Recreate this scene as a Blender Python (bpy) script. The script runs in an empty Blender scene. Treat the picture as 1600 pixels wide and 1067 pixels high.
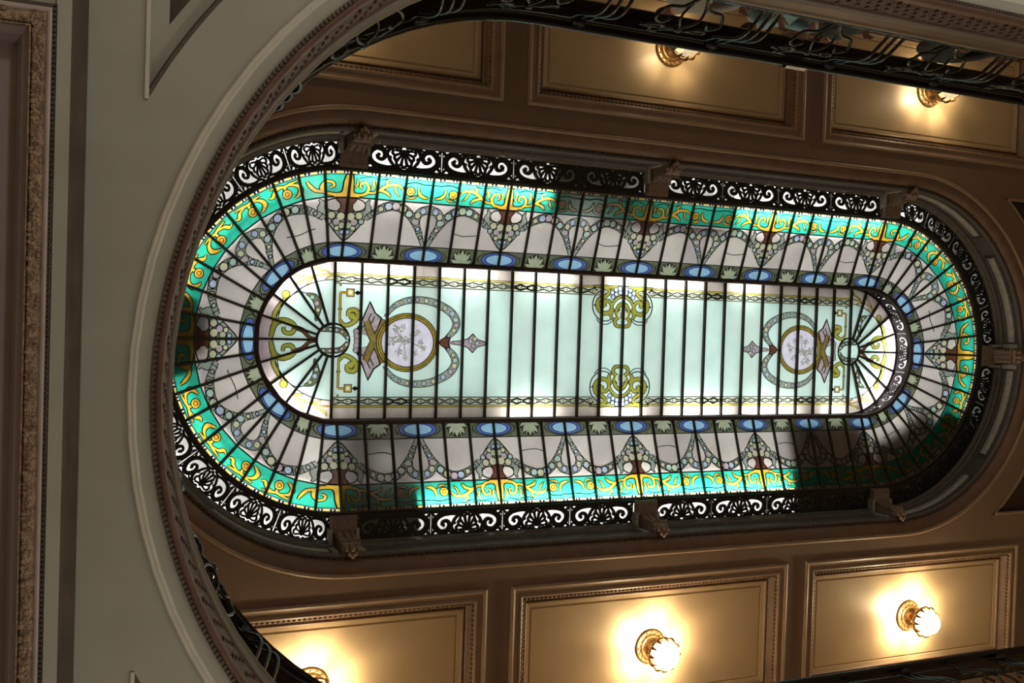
import bpy, bmesh, math, random
from mathutils import Vector, Matrix
from mathutils.geometry import delaunay_2d_cdt

random.seed(7)
PI = math.pi
C = bpy.context.scene.collection
sc = bpy.context.scene

# ------------------------------------------------------------------ camera
# origin: centre of the oval skylight in plan, camera height z = 0
cam_d = bpy.data.cameras.new('camera')
cam = bpy.data.objects.new('camera', cam_d)
C.objects.link(cam)
cam_d.sensor_width = 36.0
cam_d.lens = 1554.94 / 1600 * 36.0
cam_d.clip_start = 0.05
cam_d.clip_end = 200
R0 = (0.91396832, -0.031949, -0.40452585)
R1 = (0.02130135, 0.99929868, -0.03079615)
R2 = (0.40522605, 0.01952976, 0.9140079)
CAMP = (-6.1584, -0.25678, 0.0)
cam.matrix_world = Matrix(((R0[0], -R1[0], -R2[0], CAMP[0]),
                           (R0[1], -R1[1], -R2[1], CAMP[1]),
                           (R0[2], -R1[2], -R2[2], CAMP[2]),
                           (0, 0, 0, 1)))
sc.camera = cam

# ------------------------------------------------------------------ world, lights, exposure
w = bpy.data.worlds.new('overcast_sky')
sc.world = w
w.use_nodes = True
bg = w.node_tree.nodes['Background']
bg.inputs[0].default_value = (1.0, 0.99, 0.96, 1)
bg.inputs[1].default_value = 1.08

sc.view_settings.view_transform = 'Standard'
sc.view_settings.look = 'None'
sc.view_settings.gamma = 1.0
sc.view_settings.use_curve_mapping = False
sc.view_settings.exposure = 0.0
sc.cycles.use_denoising = True
sc.cycles.max_bounces = 8
sc.cycles.diffuse_bounces = 4
sc.cycles.transparent_max_bounces = 12
sc.cycles.sample_clamp_indirect = 3.0
sc.cycles.caustics_reflective = False
sc.cycles.caustics_refractive = False

TUBE_POWER = 10.5
TUBE_NEW = 75.0      # the newer, brighter tubes along the straights
GLOBE_WATT = 140.0
HALL_WATT = 72.0
for hx, hy, hz in ((-5.0, 3.6, 1.6), (-5.0, -3.6, 1.6), (0.0, 3.8, 1.6), (0.0, -3.8, 1.6), (4.5, 3.8, 1.6), (4.5, -3.8, 1.6)):  # unseen fill lights, added to brighten the gallery underside from below
    ld = bpy.data.lights.new('hall_fill_light', 'POINT')
    ld.energy = HALL_WATT
    ld.shadow_soft_size = 0.2
    ld.color = (1.0, 0.97, 0.87)
    lo = bpy.data.objects.new('hall_fill_light', ld)
    lo.location = (hx, hy, hz)
    C.objects.link(lo)


# ------------------------------------------------------------------ materials
def nodes_of(m):
    m.use_nodes = True
    nt = m.node_tree
    nt.nodes.clear()
    return nt, nt.nodes.new('ShaderNodeOutputMaterial')


def mat_solid(name, col, rough=0.6, metal=0.0, var=0.12, scale=6.0, bump=0.0, bscale=60.0, spec=0.4):
    m = bpy.data.materials.new(name)
    nt, out = nodes_of(m)
    b = nt.nodes.new('ShaderNodeBsdfPrincipled')
    b.inputs['Roughness'].default_value = rough
    b.inputs['Metallic'].default_value = metal
    b.inputs['Specular IOR Level'].default_value = spec
    tc = nt.nodes.new('ShaderNodeTexCoord')
    n = nt.nodes.new('ShaderNodeTexNoise')
    n.inputs['Scale'].default_value = scale
    n.inputs['Detail'].default_value = 4
    nt.links.new(tc.outputs['Object'], n.inputs['Vector'])
    mr = nt.nodes.new('ShaderNodeMapRange')
    mr.inputs['From Min'].default_value = 0.3
    mr.inputs['From Max'].default_value = 0.7
    mr.inputs['To Min'].default_value = 1 - var
    mr.inputs['To Max'].default_value = 1 + var
    nt.links.new(n.outputs['Fac'], mr.inputs['Value'])
    mx = nt.nodes.new('ShaderNodeVectorMath')
    mx.operation = 'SCALE'
    mx.inputs[0].default_value = col
    nt.links.new(mr.outputs['Result'], mx.inputs['Scale'])
    nt.links.new(mx.outputs['Vector'], b.inputs['Base Color'])
    if bump > 0:
        n2 = nt.nodes.new('ShaderNodeTexNoise')
        n2.inputs['Scale'].default_value = bscale
        n2.inputs['Detail'].default_value = 3
        nt.links.new(tc.outputs['Object'], n2.inputs['Vector'])
        bp = nt.nodes.new('ShaderNodeBump')
        bp.inputs['Strength'].default_value = bump
        bp.inputs['Distance'].default_value = 0.02
        nt.links.new(n2.outputs['Fac'], bp.inputs['Height'])
        nt.links.new(bp.outputs['Normal'], b.inputs['Normal'])
    nt.links.new(b.outputs['BSDF'], out.inputs['Surface'])
    return m


def mat_glass(name, c1, c2=None, diff=0.12, mottle=0.12, scale=9.0):
    """opalescent stained glass: light from above scatters through; each pane varies between c1 and c2"""
    c2 = c2 or c1
    m = bpy.data.materials.new(name)
    nt, out = nodes_of(m)
    oi = nt.nodes.new('ShaderNodeObjectInfo')
    mix = nt.nodes.new('ShaderNodeMix')
    mix.data_type = 'RGBA'
    mix.inputs[6].default_value = (*c1, 1)
    mix.inputs[7].default_value = (*c2, 1)
    nt.links.new(oi.outputs['Random'], mix.inputs[0])
    tc = nt.nodes.new('ShaderNodeTexCoord')
    n = nt.nodes.new('ShaderNodeTexNoise')
    n.inputs['Scale'].default_value = scale
    n.inputs['Detail'].default_value = 3
    nt.links.new(tc.outputs['Object'], n.inputs['Vector'])
    mr = nt.nodes.new('ShaderNodeMapRange')
    mr.inputs['From Min'].default_value = 0.3
    mr.inputs['From Max'].default_value = 0.7
    mr.inputs['To Min'].default_value = 1 - mottle
    mr.inputs['To Max'].default_value = 1 + mottle * 0.4
    nt.links.new(n.outputs['Fac'], mr.inputs['Value'])
    sm = nt.nodes.new('ShaderNodeVectorMath')
    sm.operation = 'SCALE'
    nt.links.new(mix.outputs[2], sm.inputs[0])
    nt.links.new(mr.outputs['Result'], sm.inputs['Scale'])
    t = nt.nodes.new('ShaderNodeBsdfTranslucent')
    d = nt.nodes.new('ShaderNodeBsdfDiffuse')
    g = nt.nodes.new('ShaderNodeBsdfGlossy')
    g.inputs['Roughness'].default_value = 0.15
    nt.links.new(sm.outputs['Vector'], t.inputs['Color'])
    nt.links.new(sm.outputs['Vector'], d.inputs['Color'])
    m1 = nt.nodes.new('ShaderNodeMixShader')
    m1.inputs[0].default_value = diff
    nt.links.new(t.outputs[0], m1.inputs[1])
    nt.links.new(d.outputs[0], m1.inputs[2])
    m2 = nt.nodes.new('ShaderNodeMixShader')
    m2.inputs[0].default_value = 0.03
    nt.links.new(m1.outputs[0], m2.inputs[1])
    nt.links.new(g.outputs[0], m2.inputs[2])
    nt.links.new(m2.outputs[0], out.inputs['Surface'])
    return m


def mat_emit(name, col, strength):
    m = bpy.data.materials.new(name)
    nt, out = nodes_of(m)
    e = nt.nodes.new('ShaderNodeEmission')
    e.inputs[0].default_value = (*col, 1)
    e.inputs[1].default_value = strength
    nt.links.new(e.outputs[0], out.inputs['Surface'])
    return m


def mat_globe(name, glow):
    """frosted lamp globe: glows, and lets its bulb's light through"""
    m = bpy.data.materials.new(name)
    nt, out = nodes_of(m)
    e = nt.nodes.new('ShaderNodeEmission')
    e.inputs[0].default_value = (1.0, 0.86, 0.55, 1)
    e.inputs[1].default_value = glow
    t = nt.nodes.new('ShaderNodeBsdfTransparent')
    mx = nt.nodes.new('ShaderNodeMixShader')
    mx.inputs[0].default_value = 0.45
    nt.links.new(t.outputs[0], mx.inputs[1])
    nt.links.new(e.outputs[0], mx.inputs[2])
    nt.links.new(mx.outputs[0], out.inputs['Surface'])
    return m


M = {}
M['green'] = mat_glass('green_glass', (0.020, 0.40, 0.275), (0.022, 0.34, 0.24))
M['gold'] = mat_glass('gold_glass', (0.62, 0.40, 0.035), (0.55, 0.36, 0.05))
M['amber'] = mat_glass('amber_glass', (0.55, 0.27, 0.03))
M['edge'] = mat_glass('edge_glass', (0.85, 0.78, 0.70), (0.80, 0.74, 0.66))
M['yellow'] = mat_glass('yellow_glass', (0.80, 0.66, 0.12))
M['field'] = mat_glass('opal_glass', (0.80, 0.765, 0.69), (0.56, 0.52, 0.51), mottle=0.16, scale=3.0)
M['mint'] = mat_glass('mint_glass', (0.66, 0.93, 0.87), (0.60, 0.80, 0.72), mottle=0.10, scale=2.5)
M['blue'] = mat_glass('pale_blue_glass', (0.36, 0.68, 0.95))
M['navy'] = mat_glass('deep_blue_glass', (0.08, 0.15, 0.48), (0.11, 0.18, 0.55))
M['leaf'] = mat_glass('leaf_glass', (0.17, 0.195, 0.12), (0.14, 0.175, 0.12), scale=20, mottle=.3)
M['garland'] = mat_glass('garland_glass', (0.34, 0.40, 0.34), (0.30, 0.37, 0.33), scale=22)
M['paleleaf'] = mat_glass('pale_leaf_glass', (0.50, 0.56, 0.36), (0.42, 0.52, 0.38))
M['bead0'] = mat_glass('mint_bead_glass', (0.46, 0.64, 0.58))
M['bead1'] = mat_glass('cream_bead_glass', (0.66, 0.68, 0.46))
M['bead2'] = mat_glass('blue_bead_glass', (0.46, 0.58, 0.76))
M['bead3'] = mat_glass('mauve_bead_glass', (0.52, 0.44, 0.48))
M['urn'] = mat_glass('brown_glass', (0.13, 0.052, 0.034))
M['olive'] = mat_glass('olive_glass', (0.30, 0.32, 0.05), (0.36, 0.36, 0.06))
M['ring_gold'] = mat_glass('old_gold_glass', (0.36, 0.29, 0.05), (0.40, 0.33, 0.06), scale=12, mottle=.35)
M['mauve'] = mat_glass('mauve_glass', (0.40, 0.35, 0.38), (0.46, 0.41, 0.44), scale=25, mottle=.3)
M['strap'] = mat_glass('brown_olive_glass', (0.24, 0.19, 0.05), (0.20, 0.15, 0.05), scale=25, mottle=.3)
M['lavender'] = mat_glass('lavender_glass', (0.74, 0.74, 0.86))
M['paint'] = mat_glass('painted_flower_glass', (0.26, 0.29, 0.24), (0.36, 0.38, 0.36))
M['paint_leaf'] = mat_glass('painted_leaf_glass', (0.42, 0.42, 0.34), (0.50, 0.49, 0.46))
M['pink'] = mat_glass('pink_glass', (0.66, 0.52, 0.60), (0.74, 0.66, 0.64))
M['lace'] = mat_glass('lace_glass', (0.66, 0.74, 0.58), (0.60, 0.68, 0.52))
M['lead'] = mat_solid('lead_came', (0.020, 0.020, 0.014), 0.5)
M['bar'] = mat_solid('skylight_bar_iron', (0.030, 0.026, 0.016), 0.45)
M['frame'] = mat_solid('skylight_frame_iron', (0.045, 0.026, 0.024), 0.5)
M['iron'] = mat_solid('black_cast_iron', (0.012, 0.012, 0.013), 0.45)
M['box_paint'] = mat_solid('grey_white_box_paint', (0.55, 0.55, 0.53), 0.7)
M['white_metal'] = mat_solid('white_sheet_metal', (0.80, 0.80, 0.78), 0.6)
M['tan'] = mat_solid('tan_ceiling_paint', (0.20, 0.13, 0.092), 0.55, var=0.05, scale=2.0, bump=0.05, bscale=200)
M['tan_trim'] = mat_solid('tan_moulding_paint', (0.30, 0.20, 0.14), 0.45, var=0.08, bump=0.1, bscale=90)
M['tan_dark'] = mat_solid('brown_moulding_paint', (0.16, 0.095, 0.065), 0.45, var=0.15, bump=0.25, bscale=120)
M['panel'] = mat_solid('golden_panel_paint', (0.50, 0.36, 0.22), 0.42, var=0.04, scale=2.0, spec=0.45)
M['stone'] = mat_solid('grey_cornice_stone', (0.10, 0.092, 0.088), 0.5, var=0.18, scale=14, bump=0.25, bscale=70)
M['stone_light'] = mat_solid('pale_frieze_stone', (0.34, 0.335, 0.32), 0.5, var=0.15, scale=14, bump=0.2, bscale=60)
M['bracket'] = mat_solid('brown_carved_stone', (0.22, 0.155, 0.125), 0.5, var=0.2, scale=20, bump=0.3, bscale=80)
M['dark_red'] = mat_solid('dark_oxblood_paint', (0.035, 0.016, 0.015), 0.6)
M['beige'] = mat_solid('beige_ceiling_paint', (0.40, 0.40, 0.345), 0.6, var=0.05, scale=3, bump=0.06, bscale=220)
M['beige_trim'] = mat_solid('pale_bead_paint', (0.62, 0.60, 0.52), 0.5, var=0.06)
M['russet'] = mat_solid('russet_smooth_moulding', (0.125, 0.066, 0.046), 0.45, var=0.2, scale=12, bump=0.15, bscale=60)
M['fillet'] = mat_solid('brown_fillet_paint', (0.115, 0.078, 0.055), 0.45, var=0.15)
M['fascia'] = mat_solid('russet_carved_moulding', (0.075, 0.034, 0.028), 0.5, var=0.35, scale=30, bump=0.5, bscale=70)
M['pale_mauve'] = mat_solid('pale_pink_fillet_paint', (0.50, 0.42, 0.40), 0.5)
M['gilt'] = mat_solid('gilded_carving', (0.34, 0.235, 0.165), 0.45, metal=0.2, var=0.45, scale=26, bump=0.6, bscale=60)
M['mauve_paint'] = mat_solid('mauve_soffit_paint', (0.32, 0.255, 0.265), 0.55, var=0.15, scale=1.5)
M['dark_gap'] = mat_solid('dark_brown_paint_and_shade', (0.10, 0.078, 0.055), 0.6, var=0.2)  # brown paint, and the shade painted beside the beam and corner arcs
M['black_paint'] = mat_solid('black_gloss_paint', (0.008, 0.008, 0.011), 0.24, var=0.1, spec=0.45)
M['dark_brass'] = mat_solid('dark_bronze', (0.16, 0.09, 0.04), 0.4, metal=0.7, var=0.25, scale=30)
M['brass'] = mat_solid('antique_brass', (0.55, 0.34, 0.14), 0.35, metal=0.85, var=0.25, scale=30)
M['wall'] = mat_solid('cream_wall_paint', (0.48, 0.40, 0.28), 0.7, var=0.05)
M['floor'] = mat_solid('pale_floor_tile', (0.45, 0.38, 0.28), 0.45, var=0.1)
M['timber'] = mat_solid('gallery_floor_timber', (0.22, 0.13, 0.07), 0.5, var=0.2)
M['tube'] = mat_emit('fluorescent_tube_glow', (1.0, 0.98, 0.95), TUBE_POWER)
M['tube_mid'] = mat_emit('grille_tube_glow', (1.0, 0.98, 0.95), 55.0)
M['tube_new'] = mat_emit('bright_tube_glow', (1.0, 0.98, 0.95), TUBE_NEW)
M['globe'] = mat_globe('lit_glass_globe', 5.0)
M['globe_dull'] = mat_globe('dull_glass_globe', 0.8)
M['skin'] = mat_solid('skin', (0.50, 0.31, 0.22), 0.5, var=0.05)
M['hair'] = mat_solid('dark_hair', (0.025, 0.018, 0.013), 0.5)
M['cloth_blue'] = mat_solid('light_blue_cotton', (0.24, 0.40, 0.52), 0.8, bump=0.2, bscale=25)
M['cloth_grey'] = mat_solid('grey_cotton', (0.34, 0.33, 0.34), 0.8, bump=0.2, bscale=25)
M['cloth_black'] = mat_solid('black_wool', (0.018, 0.018, 0.024), 0.8, bump=0.2, bscale=25)
M['denim'] = mat_solid('dark_denim', (0.035, 0.045, 0.08), 0.8)
M['white_cloth'] = mat_solid('white_cuff_cotton', (0.75, 0.75, 0.72), 0.8)


# ------------------------------------------------------------------ object helpers
def add_obj(name, data, parent=None):
    o = bpy.data.objects.new(name, data)
    C.objects.link(o)
    if parent is not None:
        o.parent = parent
    return o


def new_mesh(name, verts, faces, mat, smooth=False):
    me = bpy.data.meshes.new(name)
    me.from_pydata([tuple(v) for v in verts], [], faces)
    if mat is not None:
        for mm in (mat if isinstance(mat, (list, tuple)) else [mat]):
            me.materials.append(mm)
    if smooth:
        me.polygons.foreach_set('use_smooth', [True] * len(me.polygons))
    me.update()
    return me


def mk(name, verts, faces, mat, parent=None, smooth=False):
    return add_obj(name, new_mesh(name, verts, faces, mat, smooth), parent)


def empty(name, loc=(0, 0, 0), rz=0.0, parent=None):
    o = bpy.data.objects.new(name, None)
    o.empty_display_size = 0.1
    C.objects.link(o)
    o.location = loc
    o.rotation_euler = (0, 0, rz)
    if parent is not None:
        o.parent = parent
    return o


def tag(o, label=None, cat=None, group=None, kind=None):
    if label: o['label'] = label
    if cat: o['category'] = cat
    if group: o['group'] = group
    if kind: o['kind'] = kind
    return o


class MB:
    """collects simple solids into one mesh"""
    def __init__(self):
        self.v = []
        self.f = []

    def add(self, vs, fs):
        b = len(self.v)
        self.v += [tuple(p) for p in vs]
        self.f += [tuple(i + b for i in f) for f in fs]

    def box(self, x0, x1, y0, y1, z0, z1, xf=None):
        vs = [Vector((x, y, z)) for z in (z0, z1) for y in (y0, y1) for x in (x0, x1)]
        if xf: vs = [xf(p) for p in vs]
        self.add(vs, [(0, 2, 3, 1), (4, 5, 7, 6), (0, 1, 5, 4), (2, 6, 7, 3), (0, 4, 6, 2), (1, 3, 7, 5)])

    def tube(self, pts, r, n=6, closed=False):
        pts = [Vector(p) for p in pts]
        rs = r if isinstance(r, (list, tuple)) else [r] * len(pts)
        vs = []
        m = len(pts)
        for i, p in enumerate(pts):
            if closed:
                d = pts[(i + 1) % m] - pts[i - 1]
            else:
                d = pts[min(i + 1, m - 1)] - pts[max(i - 1, 0)]
            if d.length < 1e-9: d = Vector((0, 0, 1))
            d.normalize()
            a = Vector((0, 0, 1)) if abs(d.z) < 0.9 else Vector((1, 0, 0))
            u = d.cross(a).normalized()
            q = d.cross(u)
            for k in range(n):
                t = 2 * PI * k / n
                vs.append(p + u * math.cos(t) * rs[i] + q * math.sin(t) * rs[i])
        fs = []
        for i in range(m if closed else m - 1):
            j = (i + 1) % m
            for k in range(n):
                k2 = (k + 1) % n
                fs.append((i * n + k, i * n + k2, j * n + k2, j * n + k))
        if not closed:
            fs.append(tuple(range(n - 1, -1, -1)))
            fs.append(tuple((m - 1) * n + k for k in range(n)))
        self.add(vs, fs)

    def lathe(self, prof, n=24, c=(0, 0, 0), axis='z', wob=None):
        vs = []
        for (r, z) in prof:
            for k in range(n):
                t = 2 * PI * k / n
                rr = r * (1 + (wob(t, z) if wob else 0))
                vs.append((c[0] + rr * math.cos(t), c[1] + rr * math.sin(t), c[2] + z))
        fs = []
        for i in range(len(prof) - 1):
            for k in range(n):
                k2 = (k + 1) % n
                fs.append((i * n + k, i * n + k2, (i + 1) * n + k2, (i + 1) * n + k))
        self.add(vs, fs)

    def ball(self, c, r, n=8, m=5, sc=(1, 1, 1)):
        prof = []
        vs = [(c[0], c[1], c[2] - r * sc[2])]
        for i in range(1, m):
            a = -PI / 2 + PI * i / m
            for k in range(n):
                t = 2 * PI * k / n
                vs.append((c[0] + r * sc[0] * math.cos(a) * math.cos(t), c[1] + r * sc[1] * math.cos(a) * math.sin(t), c[2] + r * sc[2] * math.sin(a)))
        vs.append((c[0], c[1], c[2] + r * sc[2]))
        fs = []
        for k in range(n):
            k2 = (k + 1) % n
            fs.append((0, 1 + k2, 1 + k))
            for i in range(m - 2):
                a = 1 + i * n
                fs.append((a + k, a + k2, a + n + k2, a + n + k))
            a = 1 + (m - 2) * n
            fs.append((a + k, a + k2, len(vs) - 1))
        self.add(vs, fs)

    def build(self, name, mat, parent=None, smooth=False):
        return mk(name, self.v, self.f, mat, parent, smooth)


def catmull(pts, n=6):
    out = []
    P = [pts[0]] + list(pts) + [pts[-1]]
    for i in range(1, len(P) - 2):
        p0, p1, p2, p3 = P[i - 1], P[i], P[i + 1], P[i + 2]
        for k in range(n):
            t = k / n
            out.append(tuple(0.5 * ((2 * p1[j]) + (-p0[j] + p2[j]) * t + (2 * p0[j] - 5 * p1[j] + 4 * p2[j] - p3[j]) * t * t
                                    + (-p0[j] + 3 * p1[j] - 3 * p2[j] + p3[j]) * t ** 3) for j in range(len(p1))))
    out.append(tuple(pts[-1]))
    return out


# ------------------------------------------------------------------ planar design -> separate glass pieces
class Design:
    def __init__(self):
        self.faces = []

    def poly(self, pts, prio, owner):
        a = sum(pts[i][0] * pts[(i + 1) % len(pts)][1] - pts[(i + 1) % len(pts)][0] * pts[i][1] for i in range(len(pts)))
        if abs(a) < 1e-7: return
        self.faces.append((list(pts) if a > 0 else list(pts)[::-1], prio, owner))

    def circle(self, c, rx, prio, owner, ry=None, n=12, rot=0.0):
        ry = ry or rx
        ca, sa = math.cos(rot), math.sin(rot)
        self.poly([(c[0] + rx * math.cos(t) * ca - ry * math.sin(t) * sa, c[1] + rx * math.cos(t) * sa + ry * math.sin(t) * ca)
                   for t in (2 * PI * k / n for k in range(n))], prio, owner)

    def ribbon(self, pts, hw, prio, owner):
        m = len(pts)
        hws = hw if isinstance(hw, (list, tuple)) else [hw] * m
        if len(hws) != m:   # resample widths
            hws = [hws[min(int(i / (m - 1) * (len(hws) - 1)), len(hws) - 2)] * (1 - ((i / (m - 1) * (len(hws) - 1)) - min(int(i / (m - 1) * (len(hws) - 1)), len(hws) - 2)))
                   + hws[min(int(i / (m - 1) * (len(hws) - 1)), len(hws) - 2) + 1] * ((i / (m - 1) * (len(hws) - 1)) - min(int(i / (m - 1) * (len(hws) - 1)), len(hws) - 2)) for i in range(m)]
        L_, R_ = [], []
        for i in range(m):
            a, b = pts[max(i - 1, 0)], pts[min(i + 1, m - 1)]
            dx, dy = b[0] - a[0], b[1] - a[1]
            l = math.hypot(dx, dy) or 1e-9
            nx, ny = -dy / l, dx / l
            h = max(hws[i], 0.0006)
            L_.append((pts[i][0] + nx * h, pts[i][1] + ny * h))
            R_.append((pts[i][0] - nx * h, pts[i][1] - ny * h))
        for i in range(m - 1):
            self.poly([R_[i], R_[i + 1], L_[i + 1]], prio, owner)
            self.poly([R_[i], L_[i + 1], L_[i]], prio, owner)

    def lined(self, pts, hw, prio, owner, lead=0.007):
        """a ribbon of glass with a lead line round it"""
        hws = hw if isinstance(hw, (list, tuple)) else [hw, hw]
        self.ribbon(pts, [h + lead for h in hws], prio, 'lead')
        self.ribbon(pts, hws, prio + 0.5, owner)

    def ringed(self, c, r, prio, owner, ry=None, lead=0.007, n=12, rot=0.0):
        ry = ry or r
        self.circle(c, r + lead, prio, 'lead', ry + lead, n, rot)
        self.circle(c, r, prio + 0.5, owner, ry, n, rot)

    def solve(self):
        """-> {owner: (verts2d, tris)}"""
        vs, fs = [], []
        for pts, pr, ow in self.faces:
            b = len(vs)
            vs += [Vector(p) for p in pts]
            fs.append(list(range(b, b + len(pts))))
        ov, oe, of, a_, b_, src = delaunay_2d_cdt(vs, [], fs, 1, 1e-6, True)

        def area(p):
            return abs(sum(p[i][0] * p[i - 1][1] - p[i - 1][0] * p[i][1] for i in range(len(p)))) / 2
        got = [0.0] * len(fs)
        for f, s in zip(of, src):
            a = area([ov[i] for i in f])
            for k in s: got[k] += a
        bad = {k for k in range(len(fs)) if got[k] > 1.3 * area(self.faces[k][0]) + 1e-5}
        groups = {}
        for f, s in zip(of, src):
            s = [k for k in s if k not in bad]
            if not s: continue
            k = max(s, key=lambda i: self.faces[i][1])
            ow = self.faces[k][2]
            if ow is None: continue
            groups.setdefault(ow, []).append(f)
        res = {}
        for ow, tris in groups.items():
            ids, vv, tt = {}, [], []
            for f in tris:
                t = []
                for i in f:
                    if i not in ids:
                        ids[i] = len(vv)
                        vv.append((ov[i][0], ov[i][1]))
                    t.append(ids[i])
                tt.append(tuple(t))
            res[ow] = (vv, tt)
        return res


def thick(vv, tt, mapf, h0, h1):
    """flat piece -> solid between offsets h0 and h1"""
    n = len(vv)
    V = [mapf(x, y, h0) for x, y in vv] + [mapf(x, y, h1) for x, y in vv]
    F = [tuple(t) for t in tt] + [tuple(i + n for i in reversed(t)) for t in tt]
    cnt = {}
    for t in tt:
        for i in range(len(t)):
            e = (t[i], t[(i + 1) % len(t)])
            cnt[e] = 1
    for (a, b) in cnt:
        if (b, a) not in cnt:
            F.append((b, a, a + n, b + n))
    return V, F


# ------------------------------------------------------------------ stadium sweeps
def stadium_dirs(n):
    out = []
    for k in range(n + 1):
        t = -PI / 2 + PI * k / n
        out.append((1, math.cos(t), math.sin(t)))
    for k in range(n + 1):
        t = PI / 2 + PI * k / n
        out.append((-1, math.cos(t), math.sin(t)))
    return out


def sweep(name, prof, L, mat, parent=None, cy=0.0, n=40, closed=False, smooth=False):
    ds = stadium_dirs(n)
    vs = [(s * L + r * cx_, r * sy_ + cy, z) for (s, cx_, sy_) in ds for (r, z) in prof]
    m, p = len(ds), len(prof)
    fs = []
    for i in range(m):
        j = (i + 1) % m
        for k in range(p if closed else p - 1):
            k2 = (k + 1) % p
            fs.append((i * p + k, i * p + k2, j * p + k2, j * p + k))
    return mk(name, vs, fs, mat, parent, smooth)


def stad_at(L, R, d, cy=0.0):
    """point and outward direction at distance d along a stadium of radius R, from the top left corner clockwise as seen from below"""
    a, q = 2 * L, PI * R
    d %= 2 * (a + q)
    if d < a: return (-L + d, cy - R), (0, -1)
    d -= a
    if d < q:
        t = -PI / 2 + d / R
        return (L + R * math.cos(t), cy + R * math.sin(t)), (math.cos(t), math.sin(t))
    d -= q
    if d < a: return (L - d, cy + R), (0, 1)
    d -= a
    t = PI / 2 + d / R
    return (-L + R * math.cos(t), cy + R * math.sin(t)), (math.cos(t), math.sin(t))


# skylight numbers
SL, RO, RI = 3.578, 1.764, 0.859
ZO, ZI, ZB = 10.0, 10.32, 10.587
PW = 2 * SL / 24
SLOPE = math.hypot(RO - RI, ZI - ZO)      # 0.96 m
NR, NZ = -(ZI - ZO) / SLOPE, -(RO - RI) / SLOPE    # room-side normal (radial, z)

# room numbers
ZC = 9.5          # upper ceiling
ZM = 5.0          # underside of the gallery
ML, MR, MCY = 3.15, 2.63, 0.14
RLN, RLC, RLO = 3.15, 0.12, 0.165
RZ = lambda z: 5.55 + (z - 5.30) * 0.95 / 0.80       # railing straight half length   # opening in the gallery
X0, X1, Y0, Y1 = -8.6, 7.2, -6.0, 6.0
ZF = -1.55
GF = 5.55          # gallery floor

# ------------------------------------------------------------------ room shell
fl = MB(); fl.box(X0, X1, Y0, Y1, ZF - 0.1, ZF)
tag(fl.build('floor', M['floor']), 'pale tiled ground floor of the hall', 'floor', kind='structure')
for nm, bx in (('wall_top', (X0, X1, Y0 - 0.2, Y0)), ('wall_bottom', (X0, X1, Y1, Y1 + 0.2)), ('wall_left', (X0 - 0.2, X0, Y0 - 0.2, Y1 + 0.2)), ('wall_right', (X1, X1 + 0.2, Y0 - 0.2, Y1 + 0.2))):
    b = MB(); b.box(*bx, ZF - 0.1, 10.0)
    tag(b.build(nm, M['wall']), 'cream painted hall wall, ' + nm.split('_')[1] + ' side', 'wall', kind='structure')


def stad_poly(L, R, n=28, cx=0.0, cy=0.0):
    return [(cx + s * L + R * a, cy + R * b) for s, a, b in stadium_dirs(n)]


# upper ceiling: one plate with the skylight opening, six coffer holes and four spandrel holes
CXS = [-0.05 + 3.9 * k for k in (-1, 0, 1)]
CHW, CY0, CY1 = 1.795, 2.545, 4.18
D = Design()
D.poly([(X0, Y0), (X1, Y0), (X1, Y1), (X0, Y1)], 0, 'ceiling')
D.poly(stad_poly(SL, 2.27), 1, None)
for cx_ in CXS:
    for s in (-1, 1):
        ya, yb = sorted((s * CY0, s * CY1))
        D.poly([(cx_ - CHW, ya), (cx_ + CHW, ya), (cx_ + CHW, yb), (cx_ - CHW, yb)], 1, None)


def spandrel(sx, sy, r=2.63, xo=6.9, yo=2.12, n=14, grow=0.0):
    r += -grow
    pts = []
    t0 = math.asin(min(1, (yo + grow) / r))
    for k in range(n + 1):
        t = t0 * (1 - k / n) + 0.12 * (k / n)
        pts.append((sx * (SL + r * math.cos(t)), sy * r * math.sin(t)))
    pts.append((sx * (xo + grow), pts[-1][1]))
    pts.append((sx * (xo + grow), sy * (yo + grow)))
    return pts


for sx in (-1, 1):
    for sy in (-1, 1):
        D.poly(spandrel(sx, sy), 1, None)
vv, tt = D.solve()['ceiling']
V, F = thick(vv, tt, lambda x, y, h: (x, y, ZC + h), 0.0, 0.12)
ceil = mk('ceiling', V, F, M['tan'])
tag(ceil, 'flat tan plaster ceiling around the oval stained glass skylight', 'ceiling', kind='structure')
for sx in (-1, 1):
    for sy in (-1, 1):
        D = Design(); D.poly(spandrel(sx, sy, grow=0.03), 0, 'p')
        vv, tt = D.solve()['p']
        V, F = thick(vv, tt, lambda x, y, h: (x, y, ZC + h), 0.07, 0.10)
        mk('spandrel_panel', V, F, M['dark_red'], ceil)
        mb = MB()
        pts = [(x, y, ZC + 0.0) for x, y in spandrel(sx, sy, grow=-0.02)]
        mb.tube(pts, 0.022, 5, closed=True)
        mb.build('spandrel_bead', M['tan_trim'], ceil)
# attic deck above the coffers
b = MB()
D = Design()
D.poly([(X0 - 0.2, Y0 - 0.2), (X1 + 0.2, Y0 - 0.2), (X1 + 0.2, Y1 + 0.2), (X0 - 0.2, Y1 + 0.2)], 0, 'roof')
D.poly(stad_poly(SL, 2.30), 1, None)
vv, tt = D.solve()['roof']
V, F = thick(vv, tt, lambda x, y, h: (x, y, h), 9.72, 9.80)
tag(mk('roof', V, F, M['timber']), 'timber attic deck hidden above the tan ceiling', 'roof', kind='structure')

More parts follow.
